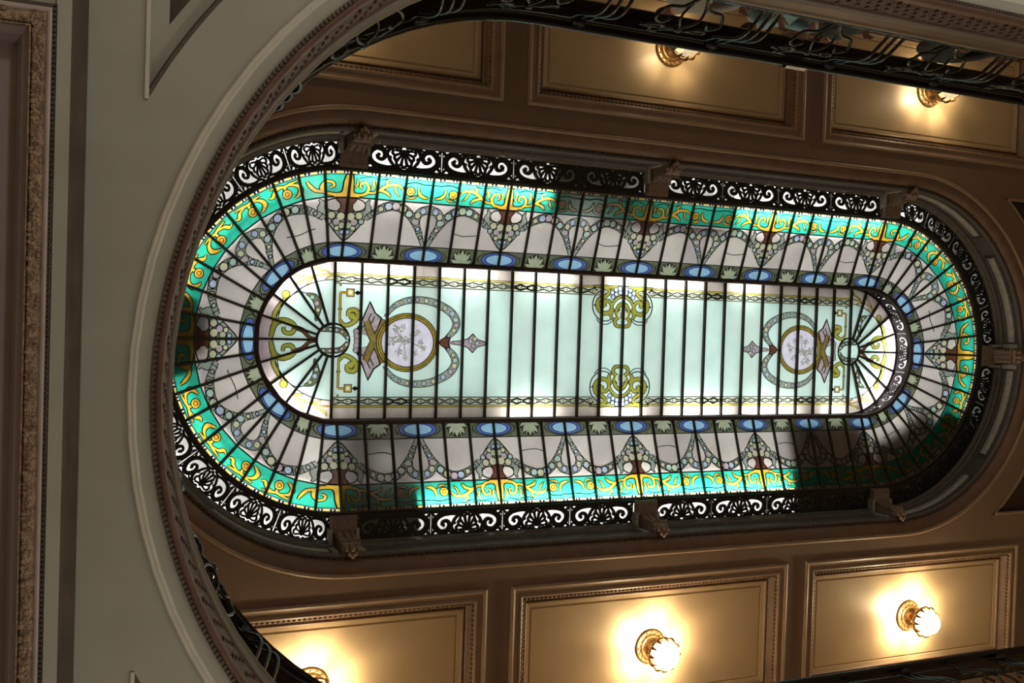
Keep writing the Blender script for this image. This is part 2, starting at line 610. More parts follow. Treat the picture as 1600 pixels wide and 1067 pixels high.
# ------------------------------------------------------------------ coffers
COFFER = [(-0.02, 0.002), (-0.018, -0.016), (0.004, -0.026), (0.026, -0.016), (0.028, 0.0), (0.075, 0.004), (0.082, -0.008), (0.10, -0.014), (0.118, -0.004), (0.122, 0.02),
          (0.15, 0.03), (0.165, 0.085), (0.19, 0.115), (0.192, 0.104), (0.205, 0.096), (0.218, 0.104), (0.222, 0.12)]
GROOVE = [(0.222, 0.12), (0.262, 0.122), (0.266, 0.134), (0.280, 0.134), (0.284, 0.122), (0.30, 0.122)]


def rect_sweep(mb, x0, x1, y0, y1, prof, z0):
    b = []
    for d, z in prof:
        b += [(x0 + d, y0 + d, z0 + z), (x1 - d, y0 + d, z0 + z), (x1 - d, y1 - d, z0 + z), (x0 + d, y1 - d, z0 + z)]
    fs = []
    for i in range(len(prof) - 1):
        for k in range(4):
            k2 = (k + 1) % 4
            fs.append((i * 4 + k, i * 4 + k2, i * 4 + 4 + k2, i * 4 + 4 + k))
    mb.add(b, fs)


n_tr = 0
for cx_ in CXS:
    for s in (-1, 1):
        n_tr += 1
        ya, yb = sorted((s * CY0, s * CY1))
        e = empty('trim_%d' % n_tr, (cx_, (ya + yb) / 2, ZC))
        where = {-1: 'beside the curved end nearest the gallery', 0: 'beside the middle of the skylight', 1: 'beside the far end of the skylight'}[CXS.index(cx_) - 1]
        tag(e, 'rectangular gold-brown ceiling coffer %s, %s side' % (where, 'upper' if s < 0 else 'lower'), 'coffer', kind='structure')
        hx, hy = CHW, (yb - ya) / 2
        mb = MB(); rect_sweep(mb, -hx, hx, -hy, hy, COFFER[:11], 0.0); rect_sweep(mb, -hx, hx, -hy, hy, COFFER[12:], 0.0)
        mb.build('coffer_frame', M['tan_trim'], e)
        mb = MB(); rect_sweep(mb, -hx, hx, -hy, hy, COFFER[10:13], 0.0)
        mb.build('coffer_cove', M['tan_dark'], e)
        mb = MB(); rect_sweep(mb, -hx, hx, -hy, hy, GROOVE, 0.0)
        d = 0.30
        mb.add([(-hx + d, -hy + d, 0.122), (hx - d, -hy + d, 0.122), (hx - d, hy - d, 0.122), (-hx + d, hy - d, 0.122)], [(0, 1, 2, 3)])
        mb.build('coffer_panel', M['panel'], e)
        mb = MB()      # bead-and-reel strip
        dd = 0.135
        for q in range(int(2 * (hx - dd) / 0.05)):
            x = -hx + dd + 0.05 * (q + 0.5)
            for y in (-hy + dd, hy - dd):
                mb.ball((x, y, 0.022), 0.021, 5, 3)
        for q in range(int(2 * (hy - dd) / 0.05)):
            y = -hy + dd + 0.05 * (q + 0.5)
            for x in (-hx + dd, hx - dd):
                mb.ball((x, y, 0.022), 0.021, 5, 3)
        bo = mb.build('bead_row', M['tan_dark'], e)
        bo['kind'] = 'stuff'

# ------------------------------------------------------------------ cornice / curb round the skylight
cor = empty('trim_7')
tag(cor, 'moulded grey and brown cornice running round the oval skylight', 'cornice', kind='structure')
sweep('outer_bead', [(2.315, 9.502), (2.31, 9.482), (2.29, 9.476), (2.272, 9.482), (2.268, 9.502)], SL, M['tan_trim'], cor, smooth=True)
sweep('brown_cove', [(2.27, 9.50), (2.20, 9.505), (2.165, 9.525), (2.145, 9.56), (2.135, 9.60)], SL, M['tan_dark'], cor, smooth=True)
sweep('cornice_lip', [(2.14, 9.60), (2.125, 9.575), (2.105, 9.565), (2.085, 9.575), (2.075, 9.595), (2.085, 9.615), (2.10, 9.62)], SL, M['stone'], cor, smooth=True)
sweep('frieze_wall', [(2.10, 9.62), (2.10, 9.85)], SL, M['stone'], cor)
sweep('upper_moulding', [(2.10, 9.85), (2.07, 9.852), (2.055, 9.865), (2.05, 9.885), (2.065, 9.90), (2.04, 9.915), (2.03, 9.935), (2.03, 9.99)], SL, M['stone'], cor, smooth=True)
sweep('curb_back', [(2.10, 9.62), (2.30, 9.62), (2.35, 9.80), (2.35, 9.99)], SL, M['dark_gap'], cor)
# beaded row under the cornice lip
mb = MB()
per = 4 * SL + 2 * PI * 2.13
nb = int(per / 0.06)
for q in range(nb):
    (x, y), _ = stad_at(SL, 2.13, per * q / nb)
    mb.ball((x, y, 9.588), 0.02, 5, 3)
o = mb.build('cornice_bead_row', M['stone'], cor); o['kind'] = 'stuff'


def frieze_panel(d0, d1):
    """pale inset panel with a raised rim on the frieze wall, from arc distance d0 to d1"""
    R = 2.10
    n = max(3, int((d1 - d0) / 0.12))
    body, rim = MB(), MB()
    vs = []
    for i in range(n + 1):
        (x, y), (ex, ey) = stad_at(SL, R, d0 + (d1 - d0) * i / n)
        for z, dp in ((9.68, 0.004), (9.69, 0.02), (9.735, 0.028), (9.78, 0.02), (9.79, 0.004)):
            vs.append((x - ex * dp, y - ey * dp, z))
    fs = [(i * 5 + k, i * 5 + k + 1, i * 5 + 5 + k + 1, i * 5 + 5 + k) for i in range(n) for k in range(4)]
    body.add(vs, fs)
    loop = []
    for i in range(n + 1):
        (x, y), (ex, ey) = stad_at(SL, R - 0.008, d0 - 0.03 + (d1 - d0 + 0.06) * i / n)
        loop.append((x, y, 9.655))
    for i in range(n, -1, -1):
        (x, y), (ex, ey) = stad_at(SL, R - 0.008, d0 - 0.03 + (d1 - d0 + 0.06) * i / n)
        loop.append((x, y, 9.815))
    rim.tube(loop, 0.013, 5, closed=True)
    p = body.build('frieze_panel', M['stone_light'], cor, smooth=True)
    rim.build('panel_rim', M['stone'], p)


SA, QA = 2 * SL, PI * 2.10
for base in (SA, 2 * SA + QA):
    for q in range(4):
        frieze_panel(base + QA * q / 4 + 0.2, base + QA * (q + 1) / 4 - 0.2)

# ------------------------------------------------------------------ iron grille frieze round the glass
def lens(cx_, cy_, hw, hh, n=8, up=True):
    pts = [(cx_ - hw, cy_)]
    for k in range(1, n):
        t = k / n
        pts.append((cx_ - hw + 2 * hw * t, cy_ + hh * math.sin(PI * t)))
    pts.append((cx_ + hw, cy_))
    return pts if up else [(x, 2 * cy_ - y) for x, y in pts]


def crescent(c, r, w, a0, a1, n=12):
    out, inn = [], []
    for k in range(n + 1):
        t = math.radians(a0 + (a1 - a0) * k / n)
        ww = w * math.sin(PI * (0.08 + 0.9 * k / n)) ** 0.7
        out.append((c[0] + r * math.cos(t), c[1] + r * math.sin(t)))
        inn.append((c[0] + (r - ww) * math.cos(t), c[1] + (r - ww) * math.sin(t)))
    return out, inn


def petal(root, ang, r0, r1, hw):
    ca, sa = math.sin(math.radians(ang)), -math.cos(math.radians(ang))
    prof = [(r0, 0.0), (r0 + (r1 - r0) * 0.4, hw * 0.5), (r0 + (r1 - r0) * 0.72, hw), (r0 + (r1 - r0) * 0.92, hw * 0.75), (r1, 0.0)]
    pts = [(root[0] + ca * r - sa * h, root[1] + sa * r + ca * h) for r, h in prof]
    pts += [(root[0] + ca * r + sa * h, root[1] + sa * r - ca * h) for r, h in prof[-2:0:-1]]
    return pts


def grille_design(W, H):
    """cast panel with pierced palmette, C-scrolls and lens holes; y=0 at the glass, y=H at the cornice"""
    D = Design()
    D.poly([(-W / 2, 0), (W / 2, 0), (W / 2, H), (-W / 2, H)], 0, 'iron')
    kx, ky = W / 0.83, H / 0.25
    m = .010
    D.poly([(-W / 2 + m, m), (W / 2 - m, m), (W / 2 - m, H - m), (-W / 2 + m, H - m)], 1, None)
    S = lambda pts: [(p[0] * kx, p[1] * ky) for p in pts]
    k = 1.5 if kx > .9 else 1.05

    def stroke(pts, hw, n=4):
        D.ribbon(S(catmull(pts, n)), [h * k for h in (hw if isinstance(hw, list) else [hw, hw])], 2, 'iron')
    root = (0, .19)
    D.circle((0, .19 * ky), .026 * kx, 2, 'iron', .026 * ky, 12)
    at = lambda a, r: (root[0] + r * math.sin(math.radians(a)), root[1] - r * math.cos(math.radians(a)))
    angs = [-100, -68, -40, -14, 14, 40, 68, 100]
    for a in angs:
        R_ = .145 if abs(a) < 50 else .125 if abs(a) < 90 else .10
        D.ribbon(S([at(a, .02), at(a, .07), at(a, R_)]), [.011 * k, .009 * k, .012 * k], 2, 'iron')
    for a, b in zip(angs, angs[1:]):
        R_ = .145 if abs(a + b) / 2 < 50 else .118
        stroke([at(a, R_ * .92), at((a + b) / 2, R_ * 1.10), at(b, R_ * .92)], .010)
    for s in (-1, 1):
        X = lambda pts: [(s * x, y) for x, y in pts]
        stroke(X([(.02, .012), (.10, .030), (.19, .022), (.30, .035), (.372, .085), (.375, .155), (.31, .212), (.235, .20), (.205, .145), (.235, .100), (.285, .110), (.295, .145)]),
               [.010, .012, .014, .018, .022, .022, .020, .019, .017, .014, .012, .010])
        D.circle((s * .277 * kx, .142 * ky), .021 * kx, 2, 'iron', .021 * ky, 9)
        stroke(X([(.02, .225), (.085, .238), (.15, .215), (.185, .165), (.165, .125), (.135, .130)]), [.010, .013, .014, .013, .012, .010])
        stroke(X([(.185, .165), (.15, .09), (.10, .035)]), [.010, .012, .010])
        stroke(X([(.412, .012), (.37, .06), (.375, .10)]), .009)
        stroke(X([(.412, .238), (.375, .20), (.345, .20)]), .010)
        stroke(X([(.16, .24), (.235, .205), (.31, .24)]), .008)
        stroke(X([(.24, .01), (.30, .035), (.34, .01)]), .009)
    return D.solve()['iron']


gr = empty('trim_8')
tag(gr, 'black cast iron grille frieze of palmettes and scrolls bordering the skylight', 'grille', kind='structure')
GI, GO, GZ = 1.79, 2.045, 9.955
BRW = 0.13          # half width kept free for a bracket
nP, half = 4, SL
wS = (half - 2 * BRW) / nP
vv, tt = grille_design(wS - 0.012, GO - GI)
V, F = thick(vv, tt, lambda x, y, h: (x, -(GI + y), h), GZ, GZ + 0.018)
me_straight = new_mesh('grille_panel', V, F, M['iron'])
aq = PI / 2 - 2 * BRW / 1.92
nQ = 5
aP = aq / nQ
wQ = aP * 1.92
vv, tt = grille_design(wQ - 0.012, GO - GI)
V, F = thick(vv, tt, lambda x, y, h: ((GI + y) * math.sin(x / 1.92), -(GI + y) * math.cos(x / 1.92), h), GZ, GZ + 0.018)
me_curve = new_mesh('grille_panel', V, F, M['iron'])
for side in (0, 1):
    for hf in (0, 1):
        for q in range(nP):
            x = -SL + hf * SL + BRW + wS * (q + 0.5)
            o = add_obj('grille_panel', me_straight, gr)
            o.rotation_euler = (0, 0, PI * side)
            o.location = (x, 0, 0) if side == 0 else (-x, 0, 0)
    for qd in (0, 1):
        for q in range(nQ):
            a = (PI / 2) * qd + BRW / 1.92 + aP * (q + 0.5)
            o = add_obj('grille_panel', me_curve, gr)
            o.location = (SL, 0, 0) if side == 0 else (-SL, 0, 0)
            o.rotation_euler = (0, 0, a + PI * side)
sweep('outer_rail', [(2.06, GZ - 0.012), (2.03, GZ - 0.016), (2.03, GZ + 0.02), (2.06, GZ + 0.02)], SL, M['iron'], gr, closed=True)
sweep('inner_rail', [(1.80, GZ - 0.02), (1.765, GZ - 0.02), (1.765, GZ + 0.03), (1.80, GZ + 0.03)], SL, M['iron'], gr, closed=True)

# ------------------------------------------------------------------ window_1: sloping ring of stained glass
win = empty('window_1')
tag(win, 'sloping oval ring of stained glass with green scroll border and flower garlands', 'skylight', kind='structure')


def ring_point(kind, s, t, h):
    """straight: x along, curve: 9 degrees a pane about the local origin; flat panes between the bars"""
    r = RO + (RI - RO) * t + NR * h
    z = ZO + (ZI - ZO) * t + NZ * h
    if kind == 'S':
        return Vector((s * PW, -r, z))
    k = math.floor(s + 1e-6)
    f = s - k
    a, b = (math.radians(9 * (k + j)) for j in (0, 1))
    pa, pb = Vector((r * math.sin(a), -r * math.cos(a), z)), Vector((r * math.sin(b), -r * math.cos(b), z))
    return pa.lerp(pb, f)


GLASS_OF = {'edge_glass': 'edge', 'edge_bead': 'yellow', 'green_pane': 'green', 'gold_scroll': 'gold', 'gold_rosette': 'gold', 'rosette_heart': 'amber', 'opal_pane': 'field',
            'urn_pedestal': 'gold', 'urn': 'urn', 'bouquet': 'paleleaf', 'bouquet_leaf': 'garland', 'garland': 'garland', 'medallion': 'blue', 'medallion_ring': 'navy', 'medallion_leaves': 'leaf',
            'leaf_panel': 'leaf', 'leaf_fan': 'paleleaf', 'lead': 'lead'}


def ring_design(n):
    """one garland interval from urn to urn: 6 panes on the straights, 10 on the curves; x in metres (1.788 wide), t as y in metres"""
    D = Design()
    W = 6 * PW
    T = lambda t: t * SLOPE
    cur = n == 10
    sx = lambda t: 1.0 if not cur else 1 / (((RO + (RI - RO) * t) * math.radians(9) * 10) / W)   # keeps roundels round

    def rect(x0, x1, t0, t1, pr, ow):
        D.poly([(x0, T(t0)), (x1, T(t0)), (x1, T(t1)), (x0, T(t1))], pr, ow)

    for k in range(n):
        x0, x1 = W * k / n, W * (k + 1) / n
        rect(x0, x1, 0.0, 0.05, 1, ('edge_glass', k))
        rect(x0, x1, 0.05, 0.30, 1, ('green_pane', k))
        rect(x0, x1, 0.30, 0.80, 1, ('opal_pane', k))
        rect(x0, x1, 0.80, 1.0, 1, ('leaf_panel', k))
        rect(x0, x1, 0.046, 0.054, 2, 'lead')
        rect(x0, x1, 0.295, 0.308, 2, 'lead')
        rect(x0, x1, 0.797, 0.807, 2, 'lead')
        w_ = x1 - x0
        for a, b in ((0.22, 0.30), (0.36, 0.44), (0.72, 0.78), (0.84, 0.90)):
            rect(x0 + w_ * a, x0 + w_ * b, 0.004, 0.042, 2, 'lead')
        for a, b in ((0.06, 0.2), (0.48, 0.70)):
            rect(x0 + w_ * a, x0 + w_ * b, 0.022, 0.042, 2, ('edge_bead', k))

    def both(fn):
        fn(lambda x: x, 0)
        fn(lambda x: W - x, 1)

    def half_unit(X, sd):
        P = lambda pts: [(X(x), T(t)) for x, t in pts]
        # pedestal and urn (half of each, cut by the bar)
        D.poly(P([(0, .05), (.035, .05), (.05, .13), (.055, .22), (.075, .262), (.125, .275), (.125, .305), (0, .305)]), 3, 'lead')
        D.poly(P([(0, .058), (.025, .06), (.040, .13), (.045, .225), (.065, .27), (.115, .283), (.115, .298), (0, .298)]), 3.5, ('urn_pedestal', sd))
        D.poly(P([(0, .308), (.10, .308), (.095, .335), (.062, .38), (.062, .42), (.09, .455), (.10, .50), (0, .50)]), 3, 'lead')
        D.poly(P([(0, .315), (.088, .315), (.083, .335), (.052, .38), (.052, .42), (.08, .46), (.09, .50), (0, .50)]), 3.5, ('urn', sd))
        D.ribbon(P(catmull([(.10, .315), (.16, .335), (.195, .38), (.17, .43), (.105, .465)], 4)), 0.006, 3, 'lead')
        # foliage and bouquet hanging inward from the urn to a point
        D.poly(P([(0, .48), (.10, .45), (.20, .43), (.225, .475), (.20, .55), (.13, .66), (.05, .76), (0, .80)]), 4, 'lead')
        D.poly(P([(0, .485), (.10, .46), (.19, .442), (.212, .478), (.19, .545), (.12, .655), (.045, .745), (0, .785)]), 4.5, ('bouquet_leaf', sd))
        D.lined(P(catmull([(.205, .50), (.225, .42), (.21, .36), (.235, .315)], 4)), [0.026, 0.03, 0.018, 0.002], 4.2, ('bouquet_leaf', sd))
        for j, (x, t, r) in enumerate(((.05, .515, .042), (.135, .50, .038), (.09, .575, .036), (.035, .615, .034), (.165, .565, .026), (.03, .69, .022), (.085, .645, .024))):
            D.ringed((X(x), T(t)), r * sx(t), 5, ('bouquet_rose', sd, j), r, 0.009, 10)
        # garland and its loop
        g = catmull([(.205, .53), (.30, .445), (.40, .385), (.50, .36), (.60, .385), (.69, .455), (.765, .56), (.82, .67), (.872, .80)], 5)
        D.lined(P(g), [.020, .030, .043, .046, .046, .041, .033, .025, .013], 6, ('garland', sd))
        for i in range(2, len(g) - 3, 4):      # lead lines between the flowers
            (xa, ta), (xb, tb) = g[i], g[i + 1]
            dx, dy = xb - xa, (tb - ta) * SLOPE
            l = math.hypot(dx, dy)
            for q in (-1, 1):
                D.ribbon([(X(xa), T(ta)), (X(xa + q * dy / l * .040), T(ta) - q * dx / l * .040)], .0035, 6.7, 'lead')
        lp = catmull([(.80, .62), (.765, .54), (.765, .46), (.81, .40), (.893, .372)], 5)
        D.lined(P(lp), [.022, .036, .040, .042, .042], 6.1, ('garland', sd))
        for j, i in enumerate((4, 8, 12, 16, 20, 24, 28, 32, 36)):
            x, t = g[min(i, len(g) - 1)]
            r = (.018, .027, .038, .041, .041, .036, .029, .021, .014)[j]
            D.ringed((X(x), T(t)), r * sx(t), 7, ('flower_bead', sd, j), r, 0.0085, 10)
        for j, i in enumerate((6, 11, 16)):
            x, t = lp[i]
            D.ringed((X(x), T(t)), .031 * sx(t), 7.2, ('flower_bead', sd, 9 + j), .034, 0.006, 10)
        # gold scroll work on the green
        S1 = catmull([(.055, .262), (.11, .272), (.18, .25), (.205, .19), (.175, .135), (.125, .14), (.115, .18), (.145, .195)], 4)
        D.lined(P(S1), [.010, .015, .016, .015, .012, .010, .009, .008], 3, ('gold_scroll', sd, 0))
        if not cur:
            D.lined(P(catmull([(.20, .24), (.29, .225), (.36, .17), (.44, .13), (.53, .135), (.575, .18)], 4)), [.010, .013, .017, .015, .012, .003], 3.1, ('gold_scroll', sd, 1))
            D.lined(P(catmull([(.33, .20), (.41, .225), (.45, .275)], 4)), [.013, .016, .002], 3.2, ('gold_scroll', sd, 1))
            D.lined(P(catmull([(.40, .15), (.39, .10), (.43, .07)], 4)), [.012, .012, .002], 3.2, ('gold_scroll', sd, 1))
            for lf in ([(.27, .225), (.295, .17), (.275, .115)], [(.48, .14), (.50, .20), (.545, .25)], [(.06, .20), (.085, .15), (.075, .09)], [(.23, .20), (.255, .14), (.235, .075)], [(.62, .26), (.69, .255), (.735, .225)]):
                D.lined(P(catmull(lf, 3)), [.003, .012, .002], 3.05, ('gold_scroll', sd, 3), .006)
            D.ribbon(P(catmull([(.10, .09), (.20, .065), (.32, .085), (.40, .07)], 3)), .005, 2.6, 'lead')
            D.ribbon(P(catmull([(.57, .16), (.62, .10), (.72, .085), (.80, .10), (.894, .095)], 4)), .006, 2.6, 'lead')
            D.lined(P(catmull([(.74, .13), (.755, .20), (.80, .235), (.86, .245)], 4)), [.004, .016, .016, .004], 3.1, ('gold_scroll', sd, 2))
            ros = ((.655, .185),)
        else:
            D.lined(P(catmull([(.20, .24), (.255, .215), (.29, .16), (.31, .10)], 4)), [.012, .015, .013, .003], 3.1, ('gold_scroll', sd, 1))
            for j, x in enumerate((.465, .745)):
                D.lined(P(catmull([(x - .10, .078), (x - .04, .088), (x, .10), (x + .05, .086), (x + .11, .076)], 4)), [.004, .013, .012, .013, .004], 3.1 + j * .01, ('gold_scroll', sd, 2 + j))
                D.lined(P(catmull([(x - .03, .10), (x - .085, .125), (x - .105, .185), (x - .075, .235), (x - .05, .25)], 4)), [.005, .013, .017, .012, .003], 3.2 + j * .01, ('gold_scroll', sd, 2 + j))
                D.lined(P(catmull([(x + .03, .10), (x + .08, .12), (x + .105, .165), (x + .135, .15)], 4)), [.005, .012, .014, .003], 3.2 + j * .01, ('gold_scroll', sd, 2 + j))
                D.lined(P([(x, .10), (x + .005, .13), (x, .16)]), [.008, .010, .008], 3.25 + j * .01, ('gold_scroll', sd, 2 + j))
            ros = ((.465, .185), (.745, .195))
        for j, (x, t) in enumerate(ros):
            r = .045
            D.circle((X(x), T(t)), (r + .008) * sx(t), 4, 'lead', r + .008, 14)
            D.circle((X(x), T(t)), r * sx(t), 4.5, ('gold_rosette', sd, j), r, 14)
            D.circle((X(x), T(t)), .026 * sx(t), 4.7, 'lead', .026, 10)
            D.circle((X(x), T(t)), .021 * sx(t), 4.9, ('rosette_heart', sd, j), .021, 10)
        # leaf fan between the medallions
        cx_, ct = 1.5 * PW, .985
        for j, (a, ln, hw) in enumerate(((0, .165, .026), (-36, .16, .024), (36, .16, .024), (-68, .135, .020), (68, .135, .020), (-19, .165, .012), (19, .165, .012))):
            ca, sa = math.sin(math.radians(a)), -math.cos(math.radians(a))
            D.lined([(X(cx_ + ca * q * ln), T(ct) + sa * q * ln) for q in (0.12, 0.4, 0.7, 1.0)], [.004, hw * .9, hw, .003], 3 + j * .01, ('leaf_fan', sd, j), .008)

    both(half_unit)
    for x in (W * .25, W * .75):
        for q in (-1, 1):
            D.ribbon([(x + q * .145 * sx(.9), T(.985)), (x + q * .08 * sx(.9), T(.86)), (x + q * .01, T(.815))], .004, 2.5, 'lead')
            D.ribbon([(x + q * .02, T(.985)), (x + q * .09 * sx(.9), T(.83))], .004, 2.5, 'lead')
    # medallions at both ends (half each) and in the middle
    for j, x in enumerate((0.0, W / 2, W)):
        def el(a, b, pr, ow, side=0):
            pts = []
            m = 20
            for k in range(m):
                t = 2 * PI * k / m
                px = x + a * math.cos(t) * sx(.9)
                pts.append((min(max(px, 0), W), T(.905) + b * math.sin(t)))
            D.poly(pts, pr, ow)
        el(.262, .093, 8.0, 'lead')
        el(.254, .087, 8.1, ('medallion_leaves', j))
        el(.222, .086, 8.2, 'lead')
        el(.214, .080, 8.3, ('medallion_ring', j))
        el(.168, .064, 8.4, 'lead')
        el(.160, .058, 8.5, ('medallion', j))
    # a few repair leads
    D.ribbon(catmull([(4 * PW, T(.62)), (4.4 * PW, T(.65)), (5 * PW, T(.63))], 4), .004, 1.5, 'lead')
    return D.solve()


BEADS = ['bead0', 'bead1', 'bead2', 'bead3', 'bead1', 'bead0', 'paleleaf', 'bead2', 'bead0', 'bead3', 'bead1', 'bead2']
LIFT = {'edge_glass': 0, 'green_pane': 0, 'opal_pane': 0, 'leaf_panel': 0.0}


def ring_meshes(n):
    kind = 'C' if n == 10 else 'S'
    W = 6 * PW
    mapf = lambda x, y, h: ring_point(kind, min(max(x / W * n, 0.0), n - 1e-7 if kind == 'C' else n), y / SLOPE, h)
    out = []
    for ow, (vv, tt) in ring_design(n).items():
        nm = ow if isinstance(ow, str) else ow[0]
        if nm == 'lead':
            V, F = thick(vv, tt, mapf, -0.002, 0.006)
            out.append(('lead_came', new_mesh('lead_came', V, F, M['lead'])))
            continue
        if nm in ('flower_bead', 'bouquet_rose'):
            mat = M[BEADS[(ow[2] + 3 * ow[1]) % len(BEADS)]] if nm == 'flower_bead' else M[('bead1', 'bead1', 'bead3', 'paleleaf', 'bead0', 'bead2', 'bead1')[ow[2] % 7]]
        else:
            mat = M[GLASS_OF[nm]]
        h = 0.0 if nm in LIFT else 0.002
        V = [mapf(x, y, h) for x, y in vv]
        out.append((nm, new_mesh(nm, V, tt, mat)))
    # glazing bars, one at the start of each pane
    for k in range(n):
        mb = MB()
        u0 = ring_point(kind, k, 0, 0)
        if kind == 'S':
            er, es = Vector((0, -1, 0)), Vector((1, 0, 0))
        else:
            a = math.radians(9 * k)
            er, es = Vector((math.sin(a), -math.cos(a), 0)), Vector((math.cos(a), math.sin(a), 0))
        org = Vector((k * PW, 0, 0)) if kind == 'S' else Vector((0, 0, 0))

        def P(t, w_, h):
            r = RO + (RI - RO) * t + NR * h
            z = ZO + (ZI - ZO) * t + NZ * h
            return org + er * r + es * w_ + Vector((0, 0, z))
        secs = [(-.014, -.012), (.014, -.012), (.014, .018), (.006, .03), (-.006, .03), (-.014, .018)]
        vs = [P(t, a, b) for t in (0.0, 1.0) for a, b in secs]
        m = len(secs)
        mb.add(vs, [(i, (i + 1) % m, (i + 1) % m + m, i + m) for i in range(m)])
        out.append(('glazing_bar', new_mesh('glazing_bar', mb.v, mb.f, M['bar'])))
    return out


MS, MC = ring_meshes(6), ring_meshes(10)
places = []
for side in (0, 1):
    for k in range(4):
        x = -SL + 6 * PW * k
        places.append((MS, (x, 0, 0) if side == 0 else (-x, 0, 0), PI * side))
    for q in (0, 1):
        places.append((MC, (SL, 0, 0) if side == 0 else (-SL, 0, 0), PI * side + q * PI / 2))
for ms, loc, rz in places:
    e = empty('glass_section', loc, rz, win)
    for nm, me in ms:
        o = add_obj(nm, me, e)
        if nm == 'lead_came': o['kind'] = 'stuff'
sweep('outer_frame', [(1.80, 9.975), (1.752, 9.968), (1.74, 9.985), (1.745, 10.012), (1.80, 10.03)], SL, M['frame'], win, closed=True)
sweep('inner_frame', [(0.885, 10.300), (0.878, 10.286), (0.858, 10.280), (0.838, 10.292), (0.832, 10.35), (0.885, 10.35)], SL, M['frame'], win, closed=True)
# riser grille between the ring and the raised middle
wR = SL / 4
vv, tt = grille_design(wR - 0.01, 0.235)
V, F = thick(vv, tt, lambda x, y, h: (x, -0.862 - h, 10.348 + y), 0.0, 0.012)
me_rs = new_mesh('riser_grille', V, F, M['iron'])
aR = PI / 5
vv, tt = grille_design(aR * 0.86 - 0.01, 0.235)
V, F = thick(vv, tt, lambda x, y, h: ((0.862 + h) * math.sin(x / 0.86), -(0.862 + h) * math.cos(x / 0.86), 10.348 + y), 0.0, 0.012)
me_rc = new_mesh('riser_grille', V, F, M['iron'])
for side in (0, 1):
    for q in range(8):
        x = -SL + wR * (q + 0.5)
        o = add_obj('riser_grille', me_rs, win)
        o.location = (x if side == 0 else -x, 0, 0); o.rotation_euler = (0, 0, PI * side)
    for q in range(5):
        o = add_obj('riser_grille', me_rc, win)
        o.location = (SL if side == 0 else -SL, 0, 0); o.rotation_euler = (0, 0, PI * side + aR * (q + 0.5))

# ------------------------------------------------------------------ window_2: flat middle panel
win2 = empty('window_2')
tag(win2, 'raised flat oval middle of the skylight in pale mint glass with two round medallions', 'skylight', kind='structure')
RM = 0.865
D = Design()
cX = -SL
HUB = 0.17
NS = 10            # fan sectors
nAr = 4
# straight panes
for k in range(12):
    x0, x1 = cX + PW * k, cX + PW * (k + 1)
    D.poly([(x0, -.617), (x1, -.617), (x1, .617), (x0, .617)], 1, ('mint_pane', k))
    for s in (-1, 1):
        q = lambda a, b, pr, ow: D.poly([(x0, s * a), (x1, s * a), (x1, s * b), (x0, s * b)], pr, ow)
        q(.617, .708, 1, ('lace_pane', k, s))
        q(.708, .728, 1, ('yellow_strip', k, s))
        q(.728, RM, 1, ('edge_pane', k, s))
        q(.612, .621, 2, 'lead'); q(.704, .710, 2, 'lead'); q(.726, .731, 2, 'lead')
        if k < 11:
            for ph in (1, -1):
                pts = [(x0 + PW * i / 12, s * (.663 + ph * (.019 + .010 * math.sin(2 * PI * 2 * i / 12 + (k % 2) * PI)))) for i in range(13)]
                D.ribbon(pts, 0.0065 if k not in (2, 7) else 0.011, 2.2, 'lead')
            for i in (1, 3, 5, 7, 9, 11):
                D.ringed((x0 + PW * i / 12, s * .663), .011, 2.4, ('lace_bead', k, s, i), None, .003, 6)
# fan panes
for k in range(NS):
    a0, a1 = PI / 2 + PI * k / NS, PI / 2 + PI * (k + 1) / NS
    def arc(r, n=nAr):
        return [(cX + r * math.cos(a0 + (a1 - a0) * i / n), r * math.sin(a0 + (a1 - a0) * i / n)) for i in range(n + 1)]
    D.poly(arc(HUB) + arc(.65)[::-1], 1, ('fan_pane', k))
    D.poly(arc(.65) + arc(RM)[::-1], 1, ('fan_edge_pane', k))
    D.ribbon(arc(.65), .0045, 2, 'lead')
    if k in (0, 1, 8, 9):
        D.lined(arc(.715), [.006, .006], 2.1, ('yellow_strip', 40 + k), .004)
        D.lined([(cX + r * math.cos(a0 + .16 + .12 * math.sin(j * 1.3)), r * math.sin(a0 + .16 + .12 * math.sin(j * 1.3))) for j, r in enumerate((.66, .70, .74, .78, .82))], [.004, .012, .004, .012, .004], 2.3, ('yellow_strip', 40 + k), .004)
# hub
D.circle((cX, 0), HUB + .022, 5, 'lead', None, 28)
D.circle((cX, 0), HUB, 5.2, ('hub_pane', 0), None, 28)
for s in (-1, 1):
    D.lined(catmull([(cX - .13, s * .115), (cX + .0, s * .115), (cX + .10, s * .095), (cX + .17, s * .02)], 4), [.022, .024, .026, .02], 6, ('hub_garland', s))
for j, (x, y) in enumerate(((-.10, .115), (-.03, .115), (.04, .112), (.10, .09), (.15, .045), (.16, -.03), (.10, -.09), (.04, -.112), (-.03, -.115), (-.10, -.115))):
    D.ringed((cX + x, y), .018, 7, ('flower_bead', j), None, .005, 8)
